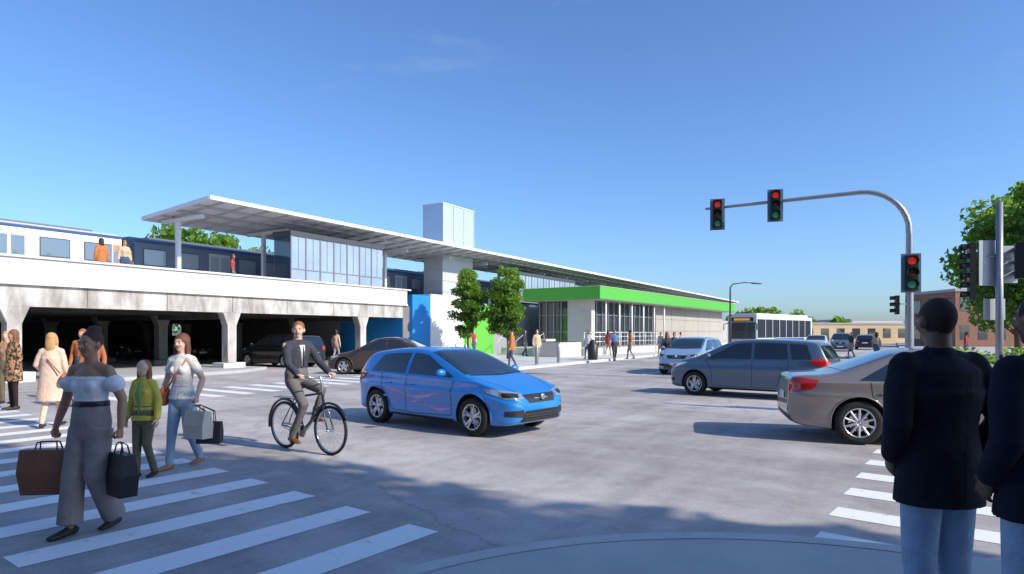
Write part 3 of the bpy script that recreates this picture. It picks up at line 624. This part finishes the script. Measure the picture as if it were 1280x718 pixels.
b=MB(); pf=M('platform_concrete',(.4,.4,.4),.8); b.box(-45,112,.46,4.6,3.3,3.80,pf); b.box(-45,112,4.6,21.9,3.295,3.45,M('ballast',(.2,.18,.17),.95,var=.4,vs=12))
b.build('platform',va)

# ---------------------------------------------------------------- station canopy, glass shelters, tower
st=empty('station_canopy',tuple(P0),yawD)
cw=M('canopy_white_metal',(.80,.80,.81),.45,var=.03); cd=M('canopy_grey',(.50,.51,.53),.5)
b=MB()
zn,zf=7.55,7.10
def zc(w_): return zn+(zf-zn)*w_/5.2
def cs(t0,t1,w0,w1,dz0,dz1,m):
    vs=[(t0,w0,zc(w0)+dz0),(t1,w0,zc(w0)+dz0),(t1,w1,zc(w1)+dz0),(t0,w1,zc(w1)+dz0),(t0,w0,zc(w0)+dz1),(t1,w0,zc(w0)+dz1),(t1,w1,zc(w1)+dz1),(t0,w1,zc(w1)+dz1)]
    b.add((vs,[(3,2,1,0),(4,5,6,7),(0,1,5,4),(1,2,6,5),(2,3,7,6),(3,0,4,7)]),m)
cs(-1.0,110,0.08,5.12,-.02,.04,cw)
cs(-1.1,110,-.03,.07,-.10,.07,cw); cs(-1.1,110,5.13,5.23,-.10,.07,cw); cs(-1.11,-1.01,.071,5.129,-.10,.07,cw)
for w_ in (1.3,2.6,3.9): cs(-1.0,110,w_-.04,w_+.04,-.15,-.021,cd)
t=-.3
while t<110: cs(t-.035,t+.035,.075,5.125,-.12,-.022,cd); t+=1.2
b.build('roof',st)
b=MB()
k=-.35
while k<110:
    b.box(k-.09,k+.09,3.41,3.59,3.8,zc(3.5)-.27,cw); b.box(k-.07,k+.07,1.6,4.8,zc(3.5)-.36,zc(3.5)-.19,cw)
    k+=4.75
b.build('columns_and_beams',st)
SG=M('shelter_glass',(.34,.42,.52),.10,metal=.1,coat=.5,var=.15,vs=.6); SGD=M('shelter_glass_dark',(.05,.07,.10),.06,coat=1); mull=M('mullion_grey',(.28,.30,.33),.4,metal=.3); dkb=M('dark_band',(.07,.075,.085),.5)
def shelter(t0,t1,w0,w1,z0,z1,step):
    b=MB(); b.box(t0,t1,w0,w1,z0,z1,SG); b.box(t0-.05,t1+.05,w0-.05,w1+.05,z1+.002,z1+.26,dkb); b.box(t0-.006,t0-.002,w0+.02,w1-.02,z0+.1,z1-.01,SGD)
    b.box(t0-.03,t1+.03,w0-.03,w1+.03,z0-.12,z0+.0,mull)
    t=t0
    while t<t1+.01: b.box(t-.035,t+.035,w0-.05,w0-.002,z0+.002,z1-.001,mull); t+=step
    b.box(t0,t1,w0-.03,w0-.004,z0+.55,z0+.60,mull)
    t=t0+step*.5
    while t<t1: b.box(t-.012,t+.012,w0-.02,w0-.003,z0+.61,z1-.001,mull); t+=step
    return b
e=empty('glass_stair_enclosure',tuple(P0),yawD); shelter(3.7,10.4,.55,1.8,4.32,6.55,.96).build('enclosure',e)
e=empty('glass_stair_enclosure',tuple(P0),yawD); shelter(26.5,37,.55,1.8,4.25,6.35,1.05).build('enclosure',e)
e=empty('elevator_tower',tuple(P0),yawD); b=MB()
TG=M('tower_glass',(.44,.56,.72),.2,coat=.5,var=.06,vs=.5); TW=M('tower_translucent',(.55,.56,.58),.35,var=.06,vs=2)
b.box(18.5,22.3,2.2,3.9,0,7.0,TW); b.box(18.45,22.35,2.15,3.95,7.7,10.9,TG); b.box(18.4,22.4,2.1,4.0,10.902,10.96,cw); b.box(18.5,22.3,2.2,3.9,7.01,7.69,TW)
for t in (18.45,19.75,21.05,22.35): b.box(t-.03,t+.03,2.11,2.148,7.7,10.9,cd)
for z in (4.6,5.4,6.2): b.box(18.5,22.3,2.17,2.198,z,z+.04,cd); b.box(18.47,18.498,2.2,3.9,z,z+.04,cd)
b.build('tower',e)

tr=empty('train',tuple(P0),yawD); stl=M('train_white',(.78,.78,.79),.4,var=.03); twin=M('train_window',(.16,.23,.30),.08,coat=1); tdk=M('train_roof_dark',(.14,.16,.20),.5); tb=M('train_blue',(.05,.10,.25),.4)
wrap=M('train_wrap',(.70,.28,.12),.5,col2=(.15,.25,.45),vs=1.6,thr=(.42,.55))
def traincar(t0,L,base,nm,wn):
    b=MB(); w0,w1=6.0,8.6; z0,z1=3.7,6.05
    prof=[(w0,z0),(w0,z1),(w0+.12,z1+.18),(w0+.5,z1+.30),(w1-.5,z1+.30),(w1-.12,z1+.18),(w1,z1),(w1,z0)]
    n=len(prof); vs=[(t0,a,c) for a,c in prof]+[(t0+L,a,c) for a,c in prof]
    b.add((vs,[tuple(range(n)),tuple(range(2*n-1,n-1,-1))]+[(i,n+i,n+(i+1)%n,(i+1)%n) for i in range(n)]),base)
    b.box(t0+.02,t0+L-.02,w0-.03,w0-.002,z1+.06,z1+.16,tb); b.box(t0+.02,t0+L-.02,w0-.02,w0-.002,4.70,4.76,tb)
    b.box(t0+1,t0+L-1,w0+.6,w1-.6,z1+.302,z1+.40,tdk)
    x=t0+.45; i=0
    while x<t0+L-1.3:
        if i%3==2:
            b.box(x-.05,x+1.25,w0-.012,w0-.001,3.85,5.9,M('train_door',(.58,.60,.63),.35)); b.box(x+.05,x+.53,w0-.022,w0-.013,4.95,5.75,wn); b.box(x+.67,x+1.15,w0-.022,w0-.013,4.95,5.75,wn); x+=1.75
        else:
            b.box(x-.05,x+1.15,w0-.012,w0-.001,4.95,5.80,M('rubber_dark',(.10,.11,.13),.6)); b.box(x,x+1.1,w0-.024,w0-.013,5.0,5.75,wn)
            if base is stl and i%3==1: b.box(x+1.22,x+1.60,w0-.010,w0-.001,4.95,5.8,wrap)
            x+=1.75
        i+=1
    b.build(nm,tr)
x=-30.8
for i in range(8): 
    traincar(x,14.3,stl if i<2 else M('train_slate',(.16,.20,.28),.4),'train_car',twin if i<2 else M('train_window_pale',(.40,.47,.52),.1,coat=1)); x+=14.9
for (t,w_,cc) in ((-4.4,2.2,'far0'),(-3.6,2.0,'far6'),(-3.2,2.6,'far2'),(1.6,2.2,'far4')):
    q=P0+D*t+Nn*w_; person('pedestrian',(q.x,q.y,3.8),random.uniform(0,6),1.72,dict(top=_mc['cloth_'+cc],bottom=jeans,hair='bob',coat=.75 if cc=='far0' else None),near=False,voxel=.03)

# ---------------------------------------------------------------- green roof station house
sh=empty('station_house',(6.3,45.8,0),math.atan2(.829,.559)); GR=M('green_fascia',(.10,.46,.05),.45,var=.04); BG=M('beige_panel',(.43,.39,.34),.7,var=.07,vs=.6); SC=M('smooth_concrete',(.58,.56,.53),.75,var=.06,vs=1); CG=M('curtain_glass',(.05,.06,.065),.06,coat=1)
SOF=M('soffit_wood',(.42,.40,.36),.6)
b=MB(); b.box(-.0,36,0,6.6,4.12,5.0,GR); b.box(.05,35.9,.05,6.5,4.08,4.118,SOF); b.box(-.03,36.03,-.03,6.63,5.002,5.06,M('coping',(.35,.6,.25),.4))
b.build('green_roof',sh,.01)
b=MB(); b.box(1.6,14,1.5,6.2,.62,4.079,CG); b.box(14.02,35,1.3,6.2,.62,4.079,BG); b.box(1.0,1.58,1.2,3.2,.0,4.079,SC); b.box(1.0,14,1.25,1.32,.0,.5,SC)
for k in range(12): t=2.2+k*1.02; b.box(t-.05,t+.05,1.35,1.498,.62,4.078,mull)
for z in (1.7,3.0): b.box(1.6,14,1.44,1.497,z,z+.06,mull)
for k in range(5): w_=3.4+k*.65; b.box(1.5,1.598,w_-.05,w_+.05,.62,4.078,mull)
for z in (1.7,3.0): b.box(1.54,1.597,3.25,6.1,z,z+.06,mull)
for t in (18,22,26,30): b.box(t,t+.03,1.292,1.3,.7,4.0,joint)
for z in (1.8,2.9): b.box(14.02,35,1.293,1.3,z,z+.03,joint)
for k in range(6): t=2+k*2.4; b.tube([(t,.5,.6),(t,.5,4.08)],.07,cw,10)
b.build('walls_and_glazing',sh)
b=MB(); b.box(-3.5,36,-.6,6.2,.0,.61,SC); 
for k in range(4): b.box(-4.6+.28*k,-3.502,2.6,5.6,.0+.001*k,.15*(k+1),SC)
b.box(-6.5,-3.6,-.4,1.6,.0,1.05,SC); b.box(-4.8,-3.52,1.62,2.5,0,1.25,SC); b.box(-6.3,-3.8,-.2,1.4,1.052,1.10,M('planter_soil',(.06,.045,.03),.9))
b.build('plinth_and_steps',sh,.02)
b=MB(); rl=M('rail_white',(.7,.7,.7),.4,metal=.3)
for z in (1.05,1.4,1.68): b.tube([(-3.4,-.5,z),(12,-.5,z)],.025,rl,6)
for k in range(14): b.tube([(-3.4+k*1.18,-.5,.6),(-3.4+k*1.18,-.5,1.7)],.028,rl,6)
for w_ in (2.6,4.1,5.6): b.tube([(-4.7,w_,.1),(-4.7,w_,1.1),(-3.5,w_,1.65),(-3.3,w_,.65)],.025,rl,6)
b.build('railings',sh)

# ---------------------------------------------------------------- trees
BARK=M('bark',(.11,.08,.055),.95,var=.3,vs=6,bump=1,bs=20)
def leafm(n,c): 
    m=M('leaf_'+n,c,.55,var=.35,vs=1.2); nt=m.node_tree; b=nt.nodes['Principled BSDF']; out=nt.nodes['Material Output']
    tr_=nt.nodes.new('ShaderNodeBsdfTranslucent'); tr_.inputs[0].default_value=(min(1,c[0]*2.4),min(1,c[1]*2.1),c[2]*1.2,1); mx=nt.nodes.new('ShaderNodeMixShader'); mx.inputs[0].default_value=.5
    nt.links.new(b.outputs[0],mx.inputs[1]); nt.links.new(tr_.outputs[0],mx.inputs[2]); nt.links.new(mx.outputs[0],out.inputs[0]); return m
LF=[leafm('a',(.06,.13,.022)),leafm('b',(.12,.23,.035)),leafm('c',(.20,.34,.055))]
def tree(name,loc,h,cr,z0,nl=6000,ls=.12,tr_=.12,ncl=26,seed=0,flat=1.0):
    rs_=np.random.RandomState(seed); root=empty(name,loc); zc_=(z0+h)/2; hz=(h-z0)/2
    cl=[]
    while len(cl)<ncl:
        p=rs_.uniform(-1,1,3); q=np.linalg.norm(p)
        if .25<q<1: cl.append((p[0]*cr*.82,p[1]*cr*.82,zc_+p[2]*hz*.85))
    cl=np.array(cl); csz=rs_.uniform(.16,.36,ncl)*cr
    b=MB(); b.tube([(0,0,0),(.02*h*.2,0,z0*.6),(0,.02,z0),(0,0,zc_),(0,0,h*.8)],[tr_*1.2,tr_,tr_*.85,tr_*.6,tr_*.2],BARK,10,'f')
    for c_ in cl[:20]:
        s=V((0,0,z0*.8+rs_.rand()*(zc_-z0*.8))); c2=V(c_); m_=s.lerp(c2,.5)+V((0,0,-.05*h)); b.tube([s,m_,c2],[tr_*.4,tr_*.25,tr_*.08],BARK,6,'f')
    b.build('trunk_and_limbs',root)
    k=rs_.randint(0,ncl,nl); dv=rs_.normal(0,1,(nl,3)); dv/=np.linalg.norm(dv,axis=1)[:,None]; rr=rs_.rand(nl)**.45
    cen=cl[k]+dv*rr[:,None]*csz[k][:,None]*np.array([1.25,1.25,.85])
    a=rs_.normal(0,1,(nl,3)); a/=np.linalg.norm(a,axis=1)[:,None]; bb=np.cross(a,rs_.normal(0,1,(nl,3))); bb/=np.linalg.norm(bb,axis=1)[:,None]
    sz=ls*rs_.uniform(.6,1.3,nl)[:,None]
    vs=np.concatenate([cen-a*sz,cen+bb*sz*.55,cen+a*sz,cen-bb*sz*.55],1).reshape(-1,3)
    me=bpy.data.meshes.new('foliage'); me.from_pydata(vs.tolist(),[],[(4*i,4*i+1,4*i+2,4*i+3) for i in range(nl)])
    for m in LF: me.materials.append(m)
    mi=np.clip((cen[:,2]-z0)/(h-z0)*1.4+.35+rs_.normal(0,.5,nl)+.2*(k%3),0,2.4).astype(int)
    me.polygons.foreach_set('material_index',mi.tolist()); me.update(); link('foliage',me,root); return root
tree('street_tree',(-2.62,38.0,.13),5.6,1.15,1.0,8500,.10,.07,60,11)
tree('street_tree',(-.25,38.0,.13),5.8,1.35,.9,10500,.10,.07,66,12)
tree('tree',(20.9,25.2,.1),8.3,2.8,1.4,20000,.13,.16,56,3)
tree('tree',(24.5,31,.1),8.6,3.0,1.6,14000,.15,.16,46,4)
tree('tree',(31,38,.1),8.4,3.2,1.2,9000,.18,.16,40,5)
def ab(a,b_): return (.87*a+.5*b_,-.5*a+.87*b_,.1)
tree('shade_tree',ab(12.5,2.2),17,3.7,3.5,15000,.26,.28,60,6)
tree('shade_tree',ab(14,-4.6),16,4.0,3.5,15000,.28,.28,55,7)
tree('shade_tree',ab(20,1.9),17,4.2,5,14000,.28,.28,55,8)
tree('shade_tree',ab(9.0,-2.2),12,3.7,3.2,10000,.25,.25,44,9)
k=0
for (u,d,h,cr) in ((165,62,11.2,5),(205,64,12.2,6),(250,60,12.3,5.5),(290,66,11.6,6),(330,62,10.4,5),(430,70,11,4),(540,80,10.4,4.5),(520,84,10.2,4),(45,70,6,5),(-60,60,9,6),(110,75,8,6),(300,80,8,6),(400,78,8,6)):
    tree('background_tree',((u-640)/800*d,d,0),h,cr,1.0,3600,.38,.3,26,20+k); k+=1
for (u,d,h,cr) in ((935,150,9,5),(962,150,8,4.5),(990,160,7,4),(1018,150,5.5,4),(1050,165,5.5,4),(1155,120,4.5,4),(1185,90,5,4)):
    tree('background_tree',((u-640)/800*d,d,0),h,cr,1.0,1500,.55,.25,18,40+k); k+=1
hd=empty('hedge',(0,0,0))
rs_=np.random.RandomState(5); nl=9000; tt=rs_.rand(nl)
cen=np.stack([13.5+16*tt+rs_.normal(0,.35,nl),18.8+2*tt+rs_.normal(0,.35,nl)+1.5,.15+1.05*rs_.rand(nl)**.7*(.8+.2*np.sin(tt*40))],1)
a=rs_.normal(0,1,(nl,3)); a/=np.linalg.norm(a,axis=1)[:,None]; bb=np.cross(a,rs_.normal(0,1,(nl,3))); bb/=np.linalg.norm(bb,axis=1)[:,None]
vs=np.concatenate([cen-a*.08,cen+bb*.05,cen+a*.08,cen-bb*.05],1).reshape(-1,3)
me=bpy.data.meshes.new('hedge'); me.from_pydata(vs.tolist(),[],[(4*i,4*i+1,4*i+2,4*i+3) for i in range(nl)])
for m in LF: me.materials.append(m)
me.polygons.foreach_set('material_index',rs_.randint(0,3,nl).tolist()); link('foliage',me,hd)

def bld(name,x,y,w_,dp,h,yaw,mat,floors=1,nw=8,wm=None):
    e=empty(name,(x,y,0),yaw); b=MB(); b.box(0,w_,0,dp,0,h,mat); b.box(-.1,w_+.1,-.1,dp+.1,h+.002,h+.3,M('roof_trim',(.35,.33,.3),.7))
    fh=h/floors
    for fl in range(floors):
        for i in range(nw):
            s=w_/nw
            b.box(i*s+s*.25,i*s+s*.75,-.03,-.002,fl*fh+fh*.3,fl*fh+fh*.8,wm or CG); b.box(i*s+s*.25,i*s+s*.75,dp+.002,dp+.03,fl*fh+fh*.3,fl*fh+fh*.8,wm or CG)
        for i in range(3):
            s=dp/3; b.box(-.03,-.002,i*s+s*.25,i*s+s*.75,fl*fh+fh*.3,fl*fh+fh*.8,wm or CG)
    b.build('walls_and_windows',e)
brick=M('brick',(.26,.12,.08),.85,var=.15,vs=3)
bld('skylight_blocker',48.5,70,10,8,6.2,0,brick,2,5)
bld('warehouse',41,96,26,12,2.9,.15,M('tan_cladding',(.55,.40,.24),.8,var=.1,vs=.3),1,10)
bld('distant_building',90,170,30,15,5.0,.1,M('pale_cladding',(.5,.5,.52),.8),1,10)
bld('distant_building',60,190,24,15,4.6,.1,_mc['tan_cladding'],1,8)
# unseen blocks added behind and left of the camera to cut foreground skylight
dbr=M('dark_brick',(.13,.075,.055),.9,var=.2,vs=2)
bld('skylight_blocker',-24,-26,46,14,13,0,dbr,4,12)
bld('skylight_blocker',-62,-16,14,28,10,0,dbr,3,5)

def bus(x,y,yaw):
    e=empty('bus',(x,y,0),yaw); b=MB(); L,W,H=12,2.55,3.1; bw=M('bus_white',(.60,.62,.64),.5,spec=.3); bd=M('bus_dark',(.03,.035,.045),.2,coat=.6); bg_=M('bus_side_glass',(.02,.024,.032),.5,spec=.25)
    b.box(-L,0,-W/2,W/2,.35,H,bw); b.box(-L+.4,-.6,-1.0,1.0,H+.002,H+.22,bw)
    b.box(.002,.03,-1.15,1.15,1.15,2.55,bd); b.box(.002,.04,-1.0,1.0,2.62,2.95,M('bus_sign',(.02,.02,.02),.3)); b.box(.042,.05,-.7,.7,2.70,2.88,M('bus_sign_amber',(.8,.30,.03),.5,emis=.5))
    for s in (-1,1):
        y0,y1=(W/2+.002,W/2+.02) if s>0 else (-W/2-.02,-W/2-.002)
        b.box(-L+.3,-.15,y0,y1,1.25,2.80,bg_); b.box(-L+.1,-.1,y0,y1,.40,.62,M('bus_skirt',(.05,.06,.09),.7,spec=.2)); b.box(-L+2,-3.5,y0,y1,.66,1.2,M('bus_panel_blue',(.06,.12,.32),.7,spec=.2))
        for i in range(8): b.box(-L+.35+1.42*i,-L+.43+1.42*i,y0-.01,y1+.01,1.25,2.80,bw)
        b.box(.002,.05,s*1.05-.14,s*1.05+.14,.62,.82,HL); b.tube([(.0,s*1.2,2.5),(.35,s*1.45,2.4),(.36,s*1.45,1.9)],.04,bd,6)
        for wx in (-2.6,-8.8):
            b.lathe([(.50,-.14),(.50,.14),(.30,.15),(.001,.12)] if s>0 else [(.50,.14),(.50,-.14),(.30,-.15),(.001,-.12)],TYRE,24,(wx,s*(W/2-.12),.50))
    b.box(.002,.06,-1.2,1.2,.35,.6,bd); b.build('body',e,.06)
bus(19.4,54,math.atan2(-.70,-.71))

# ---------------------------------------------------------------- traffic signals
GV=M('galvanised_steel',(.34,.35,.37),.4,metal=.6,var=.1,vs=3); SB=M('signal_black',(.018,.020,.02),.45)
RL=M('red_lens_lit',(.8,.04,.03),.3,emis=.35); AL=M('amber_lens',(.10,.05,.01),.2); GLL=M('green_lens',(.03,.30,.15),.3,emis=.15)
def head(b,c,yaw,s=1.0,back=True,m=None):
    T0=b.T; b.T=Matrix.Translation(V(c))@Matrix.Rotation(yaw,4,'Z')@Matrix.Scale(s,4)
    b.box(-.17,.17,-.10,.10,-.54,.54,SB)
    if back: b.box(-.27,.27,.02,.045,-.60,.60,M('backplate',(.13,.20,.24),.5))
    for k,(z,l) in enumerate(((.36,RL),(0,AL),(-.36,GLL))):
        b.add(ellip((0,-.10,z),(.115,.03,.115)),l,True)
        vs=[];fs=[];n=14
        for i in range(n+1):
            a=rad(-25)+rad(230)*i/n
            for y,rr in ((-.10,.15),(-.34,.148)): vs.append((rr*math.cos(a),y,z+rr*math.sin(a)))
        for i in range(n): fs.append((2*i,2*i+1,2*i+3,2*i+2))
        b.add((vs,fs),SB,True)
    b.T=T0
ts=empty('traffic_signal',(12.42,20,0)); b=MB()
ex,ey=6.95-12.42,22.9-20
dv=V((ex,ey,0)); L_=dv.length; dv.normalize()
pts=[V((0,0,.12)),V((0,0,2)),V((0,0,4.7))]; rr2=[.13,.12,.10]
Rb=1.35
for a in range(10,91,10): pts.append(V((0,0,4.85))+dv*(Rb*(1-math.cos(rad(a))))+V((0,0,Rb*math.sin(rad(a))))); rr2.append(.095-.0003*a)
pts.append(dv*(L_*.6)+V((0,0,6.15))); rr2.append(.06); pts.append(dv*L_+V((0,0,6.10))); rr2.append(.045)
b.tube(pts,rr2,GV,14,'r',True,(0,1,0)); b.box(-.22,.22,-.22,.22,0.12,.30,GV)
q1=dv*(L_-.35); q2=dv*(L_-2.25)
head(b,(q1.x,q1.y-.12,5.86),-.30,.92); head(b,(q2.x,q2.y-.12,6.0),-.30,.92)
for q in (q1,q2): b.box(q.x-.03,q.x+.03,q.y-.08,q.y+.0,5.5,6.3,GV)
head(b,(-.12,-.28,3.52),-.35,1.0); b.tube([(0,0,3.8),(-.1,-.25,3.8)],.025,GV,6); b.tube([(0,0,3.2),(-.1,-.25,3.2)],.025,GV,6)
head(b,(-.30,.15,2.55),-1.9,.55,False); b.box(-.3,-.1,-.05,.05,2.55,2.6,GV)
b.build('pole_arm_and_heads',ts)
ts=empty('traffic_signal',(9.14,12.0,.12)); b=MB()
b.tube([(0,0,0),(0,0,4.0)],[.07,.055],GV,12); b.box(-.32,.0,.08,.11,2.45,3.3,M('sign_back',(.45,.48,.52),.45,metal=.3)); b.box(.08,.42,.10,.13,2.5,3.2,_mc['sign_back'])
for z in (3.0,2.45): head(b,(-.38,.2,z),-1.9,.5,False)
head(b,(.34,-.1,2.9),2.6,.62,False); b.tube([(0,0,2.9),(.34,-.1,2.9)],.02,GV,6); b.tube([(-.38,.2,3.0),(0,0,3.0)],.02,GV,6); b.box(-.2,.2,.12,.14,1.8,2.2,_mc['sign_back'])
b.tube([(0,0,1.1),(0,-.1,1.1)],.05,SB,8)
b.build('pole_and_signs',ts)
def lamp(x,y,h,dx,dy,Lh=2.2):
    e=empty('street_lamp',(x,y,.1)); b=MB(); b.tube([(0,0,0),(0,0,h*.5),(0,0,h-.3),(dx*.2,dy*.2,h-.03),(dx*Lh*.6,dy*Lh*.6,h+.1),(dx*Lh,dy*Lh,h+.05)],[.10,.08,.06,.05,.045,.04],M('lamp_pole_dark',(.06,.065,.07),.5),10)
    b.add(loft([(dx*Lh*.9,dy*Lh*.9,h+.04),(dx*(Lh+.5),dy*(Lh+.5),h+.0)],[(.14,.06),(.12,.05)],(dy,-dx,0),10,'r'),_mc['lamp_pole_dark'],True); b.build('pole_and_head',e)
lamp(17.05,50,5.4,1,0,1.9)
for (x,y) in ((1.2,31),(2.4,33),(-2.4,33.2)):
    e=empty('bollard',(x,y,.13)); b=MB(); b.tube([(0,0,0),(0,0,.8),(0,0,.92)],[.09,.09,.05],GV,12,'r'); b.build('post',e)
e=empty('litter_bin',(4.6,36.5,.13)); b=MB(); b.tube([(0,0,.05),(0,0,.85),(0,0,.95)],[.28,.32,.2],SB,16,'r'); b.build('bin',e)

# ---------------------------------------------------------------- sky, sun, camera
w=bpy.data.worlds.new('World'); sc.world=w; w.use_nodes=True; nt=w.node_tree; bg=nt.nodes['Background']
sky=nt.nodes.new('ShaderNodeTexSky'); sky.sky_type='NISHITA'; sky.sun_disc=False; EL=33
sky.sun_elevation=rad(EL); sky.sun_rotation=math.atan2(.87,-.5); sky.air_density=1.0; sky.dust_density=1.1; sky.ozone_density=2.2; sky.altitude=50
tc=nt.nodes.new('ShaderNodeTexCoord'); mp=nt.nodes.new('ShaderNodeMapping'); mp.inputs['Scale'].default_value=(1.6,1.6,7)
n=nt.nodes.new('ShaderNodeTexNoise'); n.inputs['Scale'].default_value=2.2; n.inputs['Detail'].default_value=7; n.inputs['Roughness'].default_value=.6
nt.links.new(tc.outputs['Generated'],mp.inputs[0]); nt.links.new(mp.outputs[0],n.inputs['Vector'])
r1=nt.nodes.new('ShaderNodeValToRGB'); r1.color_ramp.elements[0].position=.62; r1.color_ramp.elements[1].position=.85; r1.color_ramp.elements[1].color=(.14,.14,.14,1); r1.color_ramp.elements[0].color=(0,0,0,1)
nt.links.new(n.outputs['Fac'],r1.inputs[0])
tint=nt.nodes.new('ShaderNodeMix'); tint.data_type='RGBA'; tint.blend_type='MULTIPLY'; tint.inputs[0].default_value=1; nt.links.new(sky.outputs[0],tint.inputs[6]); tint.inputs[7].default_value=(.80,1.08,1.46,1)
mx=nt.nodes.new('ShaderNodeMix'); mx.data_type='RGBA'; nt.links.new(r1.outputs[0],mx.inputs[0]); nt.links.new(tint.outputs[2],mx.inputs[6]); mx.inputs[7].default_value=(6,6.3,6.6,1)
nt.links.new(mx.outputs[2],bg.inputs[0]); bg.inputs[1].default_value=.142
sd=V((.87*math.cos(rad(EL)),-.5*math.cos(rad(EL)),math.sin(rad(EL))))
l=bpy.data.lights.new('sun','SUN'); l.energy=5.0; l.angle=rad(.5); l.color=(1,.92,.79); lo=bpy.data.objects.new('sun',l); sc.collection.objects.link(lo); lo.rotation_euler=sd.to_track_quat('Z','Y').to_euler()
cam=bpy.data.cameras.new('camera'); co=bpy.data.objects.new('camera',cam); sc.collection.objects.link(co); sc.camera=co
co.location=(0,0,1.68); co.rotation_euler=(rad(90),0,0); cam.sensor_width=36; cam.lens=22.5; cam.shift_y=(416-359)/1280; cam.clip_end=6000; cam.clip_start=.05
sc.view_settings.view_transform='Standard'; sc.view_settings.look='None'; sc.view_settings.exposure=0
